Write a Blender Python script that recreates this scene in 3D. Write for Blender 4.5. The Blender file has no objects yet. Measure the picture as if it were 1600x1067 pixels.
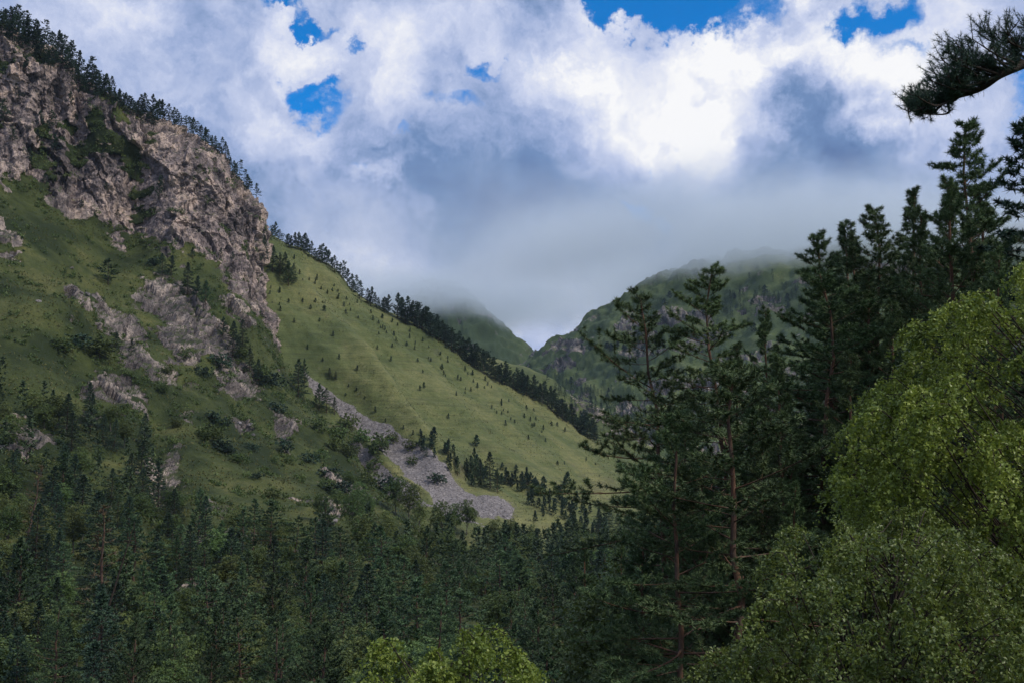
import bpy, math, random
import numpy as np
from mathutils import Vector, Matrix

rng = np.random.default_rng(7)
random.seed(7)
scene = bpy.context.scene
col = scene.collection

# ------------------------------------------------------------------ camera
W0, H0 = 1600.0, 1067.0
HFOV = math.radians(50)
F = (W0 / 2) / math.tan(HFOV / 2)
PITCH = math.radians(7.5)
CAM = np.array([0.0, 0.0, 30.0])
cam_data = bpy.data.cameras.new('camera')
cam_data.sensor_width = 36
cam_data.angle_x = HFOV
cam_data.clip_start = 0.1
cam_data.clip_end = 30000
cam = bpy.data.objects.new('camera', cam_data)
cam.location = CAM
cam.rotation_euler = (math.pi / 2 + PITCH, 0, 0)
col.objects.link(cam)
scene.camera = cam

CP, SP = math.cos(PITCH), math.sin(PITCH)

def ray(px, py):
    """direction of the sight line through a point of the photograph"""
    a = (np.asarray(px, float) - W0 / 2) / F
    b = (H0 / 2 - np.asarray(py, float)) / F
    return np.stack([a + 0 * b, CP - b * SP + 0 * a, SP + b * CP + 0 * a], -1)

def P(px, py, D):
    """world point seen at (px, py) at D metres in front (along +Y)"""
    d = ray(px, py)
    return CAM + d * (np.asarray(D, float) / d[..., 1])[..., None]

def proj(p):
    q = p - CAM
    cz = q[..., 1] * CP + q[..., 2] * SP
    cy = -q[..., 1] * SP + q[..., 2] * CP
    cz = np.where(np.abs(cz) < 1e-3, 1e-3, cz)
    return W0 / 2 + F * q[..., 0] / cz, H0 / 2 - F * cy / cz

# ------------------------------------------------------------------ light
SUN_AZ, SUN_EL = math.radians(118), math.radians(44)
sun_dir = Vector((math.sin(SUN_AZ) * math.cos(SUN_EL), math.cos(SUN_AZ) * math.cos(SUN_EL), math.sin(SUN_EL)))
sd = bpy.data.lights.new('sun', 'SUN')
sd.energy = 2.8
sd.angle = math.radians(9)
sd.color = (1.0, 0.93, 0.82)
so = bpy.data.objects.new('sun', sd)
so.rotation_euler = sun_dir.to_track_quat('Z', 'Y').to_euler()
so.location = (0, 0, 200)
col.objects.link(so)

vs = scene.view_settings
scene.display_settings.display_device = 'sRGB'
vs.view_transform = 'Standard'
vs.look = 'None'
vs.exposure = 0.0
vs.gamma = 1.0
vs.use_curve_mapping = False
scene.render.engine = 'CYCLES'
cy = scene.cycles
cy.max_bounces = 5
cy.diffuse_bounces = 2
cy.glossy_bounces = 1
cy.transmission_bounces = 2
cy.transparent_max_bounces = 4
cy.volume_bounces = 3
cy.sample_clamp_indirect = 3.0
cy.use_adaptive_sampling = True
cy.adaptive_threshold = 0.02
cy.caustics_reflective = False
cy.caustics_refractive = False

# ------------------------------------------------------------------ sky
world = bpy.data.worlds.new('World')
scene.world = world
world.use_nodes = True
wt = world.node_tree
wt.nodes.clear()

class NT:
    """small helper to write node trees"""
    def __init__(s, tree): s.t = tree
    def n(s, kind, **kw):
        nd = s.t.nodes.new(kind)
        for k, v in kw.items(): setattr(nd, k, v)
        return nd
    def l(s, a, b): s.t.links.new(a, b)
    def _in(s, sock, v):
        if isinstance(v, (int, float)): sock.default_value = v
        elif isinstance(v, (tuple, list)): sock.default_value = v if len(v) == len(sock.default_value) else (*v, 1.0)
        else: s.l(v, sock)
    def math(s, op, a, b=0.0, c=None, clamp=False):
        nd = s.n('ShaderNodeMath', operation=op, use_clamp=clamp)
        s._in(nd.inputs[0], a); s._in(nd.inputs[1], b)
        if c is not None: s._in(nd.inputs[2], c)
        return nd.outputs[0]
    def vmath(s, op, a, b=(0, 0, 0), scale=None):
        nd = s.n('ShaderNodeVectorMath', operation=op)
        s._in(nd.inputs[0], a)
        if op != 'SCALE' and op != 'LENGTH' and op != 'NORMALIZE': s._in(nd.inputs[1], b)
        if scale is not None: s._in(nd.inputs['Scale'], scale)
        return nd.outputs['Value'] if op in ('LENGTH', 'DOT_PRODUCT') else nd.outputs[0]
    def noise(s, vec, scale, detail=4, rough=0.5, dist=0.0, color=False, w=None):
        nd = s.n('ShaderNodeTexNoise')
        if w is not None:
            nd.noise_dimensions = '4D'; nd.inputs['W'].default_value = w
        s._in(nd.inputs['Vector'], vec)
        nd.inputs['Scale'].default_value = scale; nd.inputs['Detail'].default_value = detail
        nd.inputs['Roughness'].default_value = rough; nd.inputs['Distortion'].default_value = dist
        return nd.outputs['Color' if color else 'Fac']
    def smooth(s, v, a, b, lo=0.0, hi=1.0):
        nd = s.n('ShaderNodeMapRange', interpolation_type='SMOOTHSTEP')
        s._in(nd.inputs['Value'], v); nd.inputs['From Min'].default_value = a; nd.inputs['From Max'].default_value = b
        nd.inputs['To Min'].default_value = lo; nd.inputs['To Max'].default_value = hi
        return nd.outputs['Result']
    def mix(s, f, a, b, blend='MIX'):
        nd = s.n('ShaderNodeMix', data_type='RGBA', blend_type=blend)
        s._in(nd.inputs[0], f); s._in(nd.inputs[6], a); s._in(nd.inputs[7], b)
        return nd.outputs[2]
    def ramp(s, f, stops):
        nd = s.n('ShaderNodeValToRGB')
        s._in(nd.inputs[0], f)
        e = nd.color_ramp.elements
        while len(e) < len(stops): e.new(0.5)
        for el, (p, c) in zip(e, stops):
            el.position = p; el.color = (*c, 1)
        return nd.outputs[0]

w = NT(wt)
tc = w.n('ShaderNodeTexCoord')
direc = tc.outputs['Generated']
warpA = w.vmath('SCALE', w.vmath('SUBTRACT', w.noise(direc, 5.0, 2, 0.5, color=True), (0.5, 0.5, 0.5)), scale=0.10)
warpB = w.vmath('SCALE', w.vmath('SUBTRACT', w.noise(direc, 20.0, 6, 0.62, color=True), (0.5, 0.5, 0.5)), scale=0.105)
wd = w.vmath('ADD', direc, w.vmath('ADD', warpA, warpB))
wd_soft = w.vmath('ADD', direc, warpA)

_turned = {}
def blob(px, py, rx, ry, tilt=0.0, amp=1.0, inner=0.35, vec=None):
    """one elliptical cloud mass (or gap) in the direction of (px, py); radii in milliradians-like pixels"""
    d = ray(px, py); d = d / np.linalg.norm(d)
    tilt = min((-28, -14, 0, 10, 20), key=lambda q: abs(q - tilt))
    src, key = (vec, 'soft') if vec is not None else (wd, 'sharp')
    c_, s_ = math.cos(math.radians(tilt)), math.sin(math.radians(tilt))
    if (key, tilt) not in _turned:
        if tilt == 0: _turned[(key, tilt)] = src
        else:
            sp_ = w.n('ShaderNodeSeparateXYZ'); w.l(src, sp_.inputs[0])
            x_ = w.math('SUBTRACT', w.math('MULTIPLY', sp_.outputs[0], c_), w.math('MULTIPLY', sp_.outputs[2], s_))
            z_ = w.math('ADD', w.math('MULTIPLY', sp_.outputs[0], s_), w.math('MULTIPLY', sp_.outputs[2], c_))
            cb = w.n('ShaderNodeCombineXYZ'); w.l(x_, cb.inputs[0]); w.l(sp_.outputs[1], cb.inputs[1]); w.l(z_, cb.inputs[2])
            _turned[(key, tilt)] = cb.outputs[0]
    dt = np.array([d[0] * c_ - d[2] * s_, d[1], d[0] * s_ + d[2] * c_])
    sc = np.array([F / rx, F / (max(rx, ry) * 2.2), F / ry])
    ma = w.n('ShaderNodeVectorMath', operation='MULTIPLY_ADD')
    w.l(_turned[(key, tilt)], ma.inputs[0]); ma.inputs[1].default_value = tuple(sc); ma.inputs[2].default_value = tuple(-dt * sc)
    ln = w.vmath('LENGTH', ma.outputs[0])
    return w.smooth(ln, 1.0, inner, 0.0, amp)

def total(lst):
    s_ = lst[0]
    for x in lst[1:]: s_ = w.math('ADD', s_, x)
    return s_

#SKYBLOBS
IN = .0
blue = total([
    blob(1105, 20, 165, 84, 4, 1.25, .3), blob(1010, 25, 80, 46, 0, .8, .2), blob(1345, 45, 84, 62, -12, 1.0, .1),
    blob(1215, 70, 80, 34, 0, .55, IN), blob(1415, 90, 70, 36, 0, 0.75, IN),
    blob(480, 160, 78, 44, 10, .84, .0), blob(445, 132, 46, 26, 20, 0.55, IN), blob(425, 2, 90, 26, 0, 1.0, .1),
    blob(1006, 324, 70, 34, 0, 1.1, IN), blob(1016, 262, 32, 24, 0, 0.5, IN), blob(1600, 150, 85, 100, 0, .8, IN),
    blob(655, 212, 85, 32, 10, .74, IN), blob(725, 150, 100, 48, 20, .74, IN), blob(780, 92, 60, 30, 0, .85, IN),
    blob(585, 250, 52, 50, 0, .66, IN), blob(520, 72, 44, 26, 0, .8, IN), blob(850, 88, 56, 28, 20, .5, IN),
])
white = total([
    blob(1060, 160, 230, 140, 18, .72, .05), blob(1062, 235, 120, 82, 8, .7, .2), blob(1160, 110, 160, 80, 0, .6, IN), blob(1190, 130, 90, 60, 0, .3, IN),
    blob(1390, 150, 200, 120, -6, 1.2, IN), blob(1310, 105, 160, 66, 0, .5, IN), blob(1370, 205, 120, 70, 0, .5, IN), blob(890, 110, 160, 95, 20, .85, IN),
    blob(425, 62, 110, 78, 8, .95, .1), blob(238, 38, 85, 56, 0, .8, IN), blob(395, 195, 95, 80, 20, .55, IN), blob(335, 130, 70, 90, 0, .35, IN),
    blob(620, 115, 130, 130, -15, .95, IN), blob(740, 30, 150, 70, 0, .6, IN), blob(500, 215, 100, 60, 25, .4, IN), blob(560, 40, 90, 60, 0, .35, IN),
    blob(960, 20, 60, 65, 0, .5, IN), blob(1215, 20, 80, 34, 12, .95, .1), blob(1290, 52, 62, 36, 20, .7, IN), blob(1480, 25, 150, 66, 0, .5, IN), blob(600, 272, 70, 26, 0, .45, IN),
    blob(1540, 240, 110, 100, 0, .4, IN), blob(1030, 335, 46, 20, 0, .35, IN), blob(180, 60, 260, 160, 0, .22, IN),
])
dark = total([
    blob(860, 300, 300, 125, 8, .85, .0, wd_soft), blob(720, 330, 220, 105, 0, .45, .0, wd_soft),
    blob(1275, 232, 112, 110, -28, 1.05, .1), blob(1230, 335, 380, 100, 0, .72, .0, wd_soft), blob(1300, 300, 160, 85, 0, .3, .0, wd_soft),
    blob(1150, 395, 330, 60, 0, .35, .0, wd_soft), blob(300, 110, 100, 70, 0, .2, .0, wd_soft), blob(850, 190, 120, 80, 0, .35, .0, wd_soft),
    blob(860, 45, 90, 60, 0, .4, .0, wd_soft), blob(560, 180, 60, 60, 0, .2, .0, wd_soft),
])
haze_low = w.math('MULTIPLY', blob(740, 500, 330, 140, 0, .55, .1, wd_soft), 1.0)
# fine billows, and the general broken cover that goes on all round the sky
f1 = w.noise(wd_soft, 9.0, 8, 0.58)
f2 = w.noise(wd, 26.0, 5, 0.6)
f4 = w.noise(wd_soft, 4.2, 3, 0.55, w=3.0)
v = w.math('ADD', w.math('MULTIPLY', white, 0.40), 0.53)
v = w.math('SUBTRACT', v, w.math('MULTIPLY', dark, 0.40))
v = w.math('ADD', v, w.math('MULTIPLY', w.math('SUBTRACT', f1, 0.5), 1.05))
v = w.math('ADD', v, w.math('MULTIPLY', w.math('SUBTRACT', f2, 0.5), 0.60))
v = w.math('ADD', v, w.math('MULTIPLY', w.math('SUBTRACT', f4, 0.5), 0.35))
v = w.math('ADD', v, w.math('MULTIPLY', haze_low, 0.26))
cloud = w.ramp(v, [(0.0, (0.10, 0.18, 0.38)), (0.26, (0.16, 0.265, 0.49)), (0.48, (0.36, 0.45, 0.70)), (0.70, (0.60, 0.66, 0.86)), (0.90, (0.84, 0.86, 0.94)), (1.0, (0.98, 0.98, 0.99))])
# holes in the cover: those in view plus scattered ones elsewhere
gap = w.math('ADD', blue, w.math('MULTIPLY', w.math('SUBTRACT', f1, 0.5), 1.5))
gap = w.math('ADD', gap, w.math('MULTIPLY', w.math('SUBTRACT', f2, 0.5), 0.75))
gap = w.smooth(gap, 0.32, 0.90)
sky = w.n('ShaderNodeTexSky', sky_type='NISHITA')
sky.sun_disc = False
sky.sun_elevation = SUN_EL
sky.sun_rotation = SUN_AZ
sky.altitude = 1500
sky.air_density = 0.8
sky.dust_density = 0.0
sky.ozone_density = 3.0
hs = w.n('ShaderNodeHueSaturation')
w.l(sky.outputs[0], hs.inputs['Color']); hs.inputs['Saturation'].default_value = 1.75; hs.inputs['Value'].default_value = 1.75
bg1 = w.n('ShaderNodeBackground'); w.l(hs.outputs[0], bg1.inputs[0]); bg1.inputs[1].default_value = 0.12
bg2 = w.n('ShaderNodeBackground'); w.l(cloud, bg2.inputs[0]); bg2.inputs[1].default_value = 1.0
ms = w.n('ShaderNodeMixShader'); w.l(gap, ms.inputs[0]); w.l(bg2.outputs[0], ms.inputs[1]); w.l(bg1.outputs[0], ms.inputs[2])
wo = w.n('ShaderNodeOutputWorld'); w.l(ms.outputs[0], wo.inputs[0])
world.cycles.sampling_method = 'MANUAL'
world.cycles.sample_map_resolution = 512

# ------------------------------------------------------------------ numpy noise
_perm = np.random.default_rng(3).permutation(256).astype(np.int64)
_perm = np.concatenate([_perm, _perm, _perm])
_g = np.random.default_rng(4).normal(size=(256, 3)); _g /= np.linalg.norm(_g, axis=1)[:, None]
_cell = np.random.default_rng(5).random((256, 8))

def _hash(i, j, k):
    return _perm[(_perm[(_perm[i & 255] + j) & 255] + k) & 255]

def perlin(p):
    p = np.asarray(p, float)
    i = np.floor(p).astype(np.int64); f = p - i
    u = f * f * f * (f * (f * 6 - 15) + 10)
    out = 0
    for dx in (0, 1):
        wx = u[..., 0] if dx else 1 - u[..., 0]
        for dy in (0, 1):
            wy = u[..., 1] if dy else 1 - u[..., 1]
            for dz in (0, 1):
                wz = u[..., 2] if dz else 1 - u[..., 2]
                g = _g[_hash(i[..., 0] + dx, i[..., 1] + dy, i[..., 2] + dz)]
                out = out + wx * wy * wz * (g[..., 0] * (f[..., 0] - dx) + g[..., 1] * (f[..., 1] - dy) + g[..., 2] * (f[..., 2] - dz))
    return out * 1.6

def fbm(p, oct=4, lac=2.03, gain=0.5):
    s_, a = 0, 1.0
    for _ in range(oct):
        s_ = s_ + a * perlin(p); p = p * lac + 17.3; a *= gain
    return s_

def ridged(p, oct=4, gain=0.55):
    s_, a = 0, 1.0
    for _ in range(oct):
        s_ = s_ + a * (1 - np.abs(perlin(p)) * 2.2); p = p * 2.1 + 9.1; a *= gain
    return s_

def facets(p):
    """fractured rock: every Voronoi cell is a plane with its own offset and tilt. Returns (height, edge distance)"""
    i0 = np.floor(p).astype(np.int64)
    best = np.full(p.shape[:-1], 1e9); second = best.copy(); hgt = np.zeros_like(best)
    for dx in (-1, 0, 1):
        for dy in (-1, 0, 1):
            for dz in (-1, 0, 1):
                c = i0 + np.array([dx, dy, dz])
                r = _cell[_hash(c[..., 0], c[..., 1], c[..., 2])]
                q = c + r[..., :3]
                d = p - q
                dd = (d ** 2).sum(-1)
                h = (r[..., 3] - 0.5) + ((r[..., 4:7] - 0.5) * 1.5 * d).sum(-1)
                closer = dd < best
                second = np.where(closer, best, np.minimum(second, dd))
                hgt = np.where(closer, h, hgt)
                best = np.where(closer, dd, best)
    return hgt, np.sqrt(second) - np.sqrt(best)

def catmull(C, n, axis):
    """resample control array C along axis to n points"""
    C = np.moveaxis(C, axis, 0)
    m = C.shape[0]
    E = np.concatenate([(2 * C[0] - C[1])[None], C, (2 * C[-1] - C[-2])[None]])
    t = np.linspace(0, m - 1, n); i = np.minimum(t.astype(int), m - 2); f = (t - i).reshape(-1, *([1] * (C.ndim - 1)))
    a, b, c, d = E[i], E[i + 1], E[i + 2], E[i + 3]
    r = 0.5 * (2 * b + (c - a) * f + (2 * a - 5 * b + 4 * c - d) * f ** 2 + (3 * b - a - 3 * c + d) * f ** 3)
    return np.moveaxis(r, 0, axis)

def sd_poly(x, y, poly):
    """signed distance to a polygon, positive inside"""
    poly = np.asarray(poly, float)
    inside = np.zeros(x.shape, bool); dist = np.full(x.shape, 1e9)
    n = len(poly)
    for k in range(n):
        (x0, y0), (x1, y1) = poly[k], poly[(k + 1) % n]
        cond = (y0 > y) != (y1 > y)
        if y1 != y0:
            inside ^= cond & (x < (x1 - x0) * (y - y0) / (y1 - y0) + x0)
        ex, ey = x1 - x0, y1 - y0
        t = np.clip(((x - x0) * ex + (y - y0) * ey) / (ex * ex + ey * ey + 1e-9), 0, 1)
        dist = np.minimum(dist, np.hypot(x - x0 - t * ex, y - y0 - t * ey))
    return np.where(inside, dist, -dist)

def sstep(a, b, x):
    t = np.clip((x - a) / (b - a), 0, 1)
    return t * t * (3 - 2 * t)

# ------------------------------------------------------------------ mesh helpers
def mesh_from(name, verts, faces, mat=None, smooth=True, attrs=None, mats=None, mat_index=None):
    """verts (N,3); faces (M,k) all of one size"""
    me = bpy.data.meshes.new(name)
    verts = np.ascontiguousarray(verts, np.float32); faces = np.ascontiguousarray(faces, np.int32)
    me.vertices.add(len(verts)); me.vertices.foreach_set('co', verts.ravel())
    k = faces.shape[1]
    me.loops.add(faces.size); me.loops.foreach_set('vertex_index', faces.ravel())
    me.polygons.add(len(faces))
    me.polygons.foreach_set('loop_start', np.arange(0, faces.size, k, dtype=np.int32))
    try: me.polygons.foreach_set('loop_total', np.full(len(faces), k, np.int32))
    except Exception: pass
    sm = np.full(len(faces), bool(smooth)) if np.isscalar(smooth) or isinstance(smooth, bool) else smooth
    me.polygons.foreach_set('use_smooth', sm)
    for nm, (dom, arr) in (attrs or {}).items():
        a = me.attributes.new(nm, 'FLOAT', dom); a.data.foreach_set('value', np.ascontiguousarray(arr, np.float32))
    for m in ([mat] if mat else []) + list(mats or []): me.materials.append(m)
    if mat_index is not None: me.polygons.foreach_set('material_index', np.ascontiguousarray(mat_index, np.int32))
    me.update(calc_edges=True)
    return me

def obj(name, me, parent=None, loc=None, **props):
    o = bpy.data.objects.new(name, me)
    col.objects.link(o)
    if parent is not None: o.parent = parent
    if loc is not None: o.location = loc
    for k, v_ in props.items(): o[k] = v_
    return o

def grid_faces(ny, nx):
    i = np.arange((ny - 1) * (nx - 1)); r, c = i // (nx - 1), i % (nx - 1); a = r * nx + c
    return np.stack([a, a + nx, a + nx + 1, a + 1], 1)

def grid_normals(V):
    du = np.gradient(V, axis=1); dv = np.gradient(V, axis=0)
    n = np.cross(du, dv); n /= np.linalg.norm(n, axis=-1)[..., None] + 1e-9
    return n

def new_mat(name):
    m = bpy.data.materials.new(name); m.use_nodes = True
    m.node_tree.nodes.clear()
    return m, NT(m.node_tree)

# ------------------------------------------------------------------ terrain materials
def terrain_material(name, g_dark, g_mid, g_dry, rock_cols, scale=1.0, scree=False, stripes=0.0, bump=0.4, rock_cols2=None):
    m, t = new_mat(name)
    pos = t.n('ShaderNodeNewGeometry').outputs['Position']
    rock = t.n('ShaderNodeAttribute', attribute_name='rock').outputs['Fac']
    tint = t.n('ShaderNodeAttribute', attribute_name='tint').outputs['Fac']
    dry = t.n('ShaderNodeAttribute', attribute_name='dry').outputs['Fac']
    n1 = t.noise(pos, 0.022 * scale, 5, 0.6)
    n2 = t.noise(pos, 0.14 * scale, 6, 0.65)
    n3 = t.noise(pos, 0.9 * scale, 5, 0.7)
    nrm = t.n('ShaderNodeNewGeometry').outputs['Normal']
    sx = t.n('ShaderNodeSeparateXYZ'); t.l(nrm, sx.inputs[0])
    nz = sx.outputs[2]
    # grass: dark lush to dry yellow
    gm = t.math('ADD', t.math('MULTIPLY', n1, 0.7), t.math('MULTIPLY', n2, 0.5))
    gm = t.math('ADD', gm, t.math('MULTIPLY', dry, 0.45))
    grass = t.ramp(gm, [(0.46, g_dark), (0.66, g_mid), (0.96, g_dry)])
    n4 = t.noise(pos, 3.5 * scale, 3, 0.7)
    grass = t.mix(t.math('MULTIPLY', t.smooth(n3, 0.38, 0.66), 0.85), grass, t.mix(0.6, grass, (*g_dark, 1)))
    grass = t.mix(t.math('MULTIPLY', t.smooth(n4, 0.50, 0.70), 0.45), grass, (*g_dark, 1))
    soil = t.math('MULTIPLY', t.smooth(n2, 0.60, 0.72), t.smooth(n3, 0.46, 0.6))
    grass = t.mix(t.math('MULTIPLY', soil, 0.6), grass, (0.13, 0.105, 0.075, 1))
    if stripes:
        # sheep tracks running level across the slope
        mp = t.n('ShaderNodeMapping'); t.l(pos, mp.inputs[0]); mp.inputs['Scale'].default_value = (0.03, 0.03, 0.9)
        st = t.noise(mp.outputs[0], 1.0, 5, 0.62, 0.6)
        grass = t.mix(t.math('MULTIPLY', t.smooth(st, 0.47, 0.64), stripes), grass, (g_dark[0] * .75, g_dark[1] * .62, g_dark[2] * .8, 1))
        mp2 = t.n('ShaderNodeMapping'); t.l(pos, mp2.inputs[0]); mp2.inputs['Scale'].default_value = (0.012, 0.012, 0.05)
        br = t.noise(mp2.outputs[0], 1.0, 6, 0.6)
        grass = t.mix(t.smooth(br, 0.60, 0.74, 0, .45), grass, (0.095, 0.078, 0.05, 1))
    # rock: blocks of several tones, stained
    r1 = t.noise(pos, 0.045 * scale, 6, 0.65, 1.2)
    mpr = t.n('ShaderNodeMapping'); t.l(pos, mpr.inputs[0]); mpr.inputs['Scale'].default_value = (0.5 * scale, 0.5 * scale, 0.12 * scale); mpr.inputs['Rotation'].default_value = (0, 0.5, 0)
    r2 = t.noise(mpr.outputs[0], 1.0, 7, 0.7, 0.5)
    rm = t.math('ADD', t.math('ADD', t.math('MULTIPLY', r1, 1.25), t.math('MULTIPLY', tint, 0.34)), t.math('SUBTRACT', t.math('MULTIPLY', r2, 0.5), 0.2))
    rc = t.ramp(rm, [(0.50, rock_cols[0]), (0.72, rock_cols[1]), (0.90, rock_cols[2]), (1.0, rock_cols[3])])
    if rock_cols2:
        cliff = t.n('ShaderNodeAttribute', attribute_name='cliff').outputs['Fac']
        rc = t.mix(t.math('MULTIPLY', t.math('SUBTRACT', 1.0, cliff), 0.85), rc, t.ramp(rm, [(0.50, rock_cols2[0]), (0.72, rock_cols2[1]), (0.90, rock_cols2[2]), (1.0, rock_cols2[3])]))
    r3 = t.noise(pos, 0.5 * scale, 8, 0.72)
    rc = t.mix(t.smooth(r3, 0.48, 0.66, 0, .8), rc, (0.040, 0.038, 0.037, 1))      # dark lichen
    rc = t.mix(t.smooth(r2, 0.62, 0.78, 0, .55), rc, (0.42, 0.37, 0.33, 1))          # fresh pale scars
    # turf on the ledges of the rock
    ledge = t.math('MULTIPLY', t.smooth(nz, 0.55, 0.82), t.smooth(n2, 0.36, 0.52))
    rk = t.smooth(t.math('ADD', rock, t.math('MULTIPLY', t.math('SUBTRACT', n3, 0.5), 0.7)), 0.42, 0.58)
    rk = t.math('MULTIPLY', rk, t.math('SUBTRACT', 1.0, t.math('MULTIPLY', ledge, 0.9)))
    c = t.mix(rk, grass, rc)
    if scree:
        sc = t.n('ShaderNodeAttribute', attribute_name='scree').outputs['Fac']
        vor = t.n('ShaderNodeTexVoronoi'); t.l(pos, vor.inputs['Vector']); vor.inputs['Scale'].default_value = 0.9
        s1 = t.ramp(t.math('ADD', t.math('MULTIPLY', n3, .6), t.math('MULTIPLY', vor.outputs['Color'], .5)),
                    [(0.3, (0.12, 0.109, 0.106)), (0.6, (0.21, 0.190, 0.184)), (0.85, (0.31, 0.283, 0.27))])
        sm = t.smooth(t.math('ADD', sc, t.math('MULTIPLY', t.math('SUBTRACT', n2, 0.5), 0.9)), 0.4, 0.6)
        c = t.mix(sm, c, s1)
    b = t.n('ShaderNodeBsdfPrincipled'); t.l(c, b.inputs['Base Color'])
    b.inputs['Roughness'].default_value = 0.92; b.inputs['Specular IOR Level'].default_value = 0.2
    bp = t.n('ShaderNodeBump'); bp.inputs['Strength'].default_value = bump; bp.inputs['Distance'].default_value = 1.2 / scale
    vb = t.n('ShaderNodeTexVoronoi'); vb.feature = 'F1'
    t.l(t.vmath('ADD', mpr.outputs[0], t.vmath('SCALE', t.noise(pos, .6 * scale, 3, .6, color=True), scale=1.2)), vb.inputs['Vector']); vb.inputs['Scale'].default_value = 1.7
    hgt = t.math('ADD', t.math('MULTIPLY', r2, 1.6), t.math('MULTIPLY', vb.outputs['Distance'], 1.5))
    t.l(t.math('ADD', t.math('MULTIPLY', n3, 1.0), t.math('MULTIPLY', hgt, rk)), bp.inputs['Height'])
    t.l(bp.outputs[0], b.inputs['Normal'])
    o = t.n('ShaderNodeOutputMaterial'); t.l(b.outputs[0], o.inputs[0])
    return m

PINK = [(0.072, 0.062, 0.064), (0.175, 0.142, 0.137), (0.33, 0.262, 0.240), (0.52, 0.40, 0.33)]
GREY = [(0.055, 0.050, 0.050), (0.125, 0.108, 0.100), (0.22, 0.188, 0.168), (0.38, 0.315, 0.265)]
M_crag = terrain_material('crag_hillside', (0.021, 0.032, 0.010), (0.064, 0.079, 0.023), (0.155, 0.148, 0.050), PINK, bump=.55, rock_cols2=GREY)
M_slope = terrain_material('grass_slope', (0.050, 0.068, 0.024), (0.108, 0.127, 0.045), (0.215, 0.205, 0.082), GREY, scree=True, stripes=0.38)
M_far = terrain_material('far_mountain', (0.046, 0.070, 0.026), (0.112, 0.145, 0.048), (0.20, 0.21, 0.08), GREY, scale=0.35)

def build_terrain(name, ctrl, nu, nv, mat, rock_polys=(), rock_soft=16, amp=1.0, undul=3.0, dry_fn=None, scree_polys=(), extra=None, cell=(17., 6., 2.3), seed=0.0, noise_rock=None, amp_poly=None, turf_fn=None, **props):
    C = np.array([[P(*q) for q in row] for row in ctrl])          # rows = columns of the slope, top to bottom
    V = catmull(catmull(C, nv, 1), nu, 0).transpose(1, 0, 2)       # (nv, nu, 3)
    du = np.gradient(V, axis=1); dv = np.gradient(V, axis=0)
    n = np.cross(dv, du); n /= np.linalg.norm(n, axis=-1)[..., None] + 1e-9
    px, py = proj(V)
    wob = fbm(V / 24.0 + seed, 5, gain=.6) * 17 + fbm(V / 5. + seed, 2) * 7
    rock = np.zeros(px.shape)
    for poly in rock_polys:
        rock = np.maximum(rock, sstep(-rock_soft * .5, rock_soft * .5, sd_poly(px, py, poly) + wob))
    if turf_fn is not None: rock = rock * (1 - turf_fn(V, px, py))
    if noise_rock is not None:
        rock = np.maximum(rock, noise_rock(V, px, py))
    scree = np.zeros(px.shape)
    for poly in scree_polys:
        scree = np.maximum(scree, sstep(-1, 6, sd_poly(px, py, poly) + wob * .28))
    dry = dry_fn(V, px, py) if dry_fn else fbm(V / 60.0 + 5, 3) * .5
    d = fbm(V / 42.0 + seed, 4) * undul
    if extra is not None: d = d + extra(V, px, py)
    d = d + (fbm(V / 7.0 + seed, 3) * .14 + ridged(V / 13. + seed + 5, 3) * .10) * undul * (1 - rock)
    # beds dip steeply: blocks are long slabs leaning to the right
    A = np.stack([V[..., 0] + V[..., 2] * .45, V[..., 1] * .8, V[..., 2] * .50 - V[..., 0] * .16], -1)
    A = A + (np.stack([fbm(V / 11., 2), fbm(V / 11. + 40, 2), fbm(V / 11. + 80, 2)], -1)) * 2.2
    h1, e1 = facets(A / cell[0] + seed); h2, e2 = facets(A / cell[1] + 31 + seed)
    A3 = np.stack([V[..., 0] - V[..., 2] * .3, V[..., 1], V[..., 2] * .6 + V[..., 0] * .2], -1)
    h3, e3 = facets(A3 / cell[2] + 57 + seed)
    rd = h1 * cell[0] * .40 + h2 * cell[1] * .62 + h3 * cell[2] * .42
    rd = rd + ridged(V / (cell[0] * 1.3) + 3, 4, .6) * cell[0] * .16 + ridged(V / 4.5 + 8, 2) * cell[1] * .14
    rd = rd + ridged(V / np.array([26., 26., 75.]) + 4, 3) * cell[0] * .30
    rd = rd - (rd * rock).sum() / (rock.sum() + 1e-6)
    am = 1.0
    if amp_poly is not None: am = .66 + .34 * sstep(-14, 22, sd_poly(px, py, amp_poly))
    cliff = sstep(-14, 22, sd_poly(px, py, amp_poly)) if amp_poly is not None else np.ones(px.shape)
    d = d + rock * rd * amp * am * .85
    V2 = V + n * d[..., None]
    V2[-1, :, 2] -= 3
    tint = (h1 * .6 + h2 * .6 + h3 * .5 + .3)
    slopef = grid_faces(nv, nu)
    slopef = slopef[:, ::-1]
    fr = rock.ravel()[slopef].mean(1)
    me = mesh_from(name, V2.reshape(-1, 3), slopef, mat, smooth=fr < .35,
                   attrs={'rock': ('POINT', rock.ravel()), 'tint': ('POINT', tint.ravel()), 'dry': ('POINT', dry.ravel()), 'scree': ('POINT', scree.ravel()), 'cliff': ('POINT', cliff.ravel())})
    o = obj(name, me, **props)
    return o, V2, n, rock, scree

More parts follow.
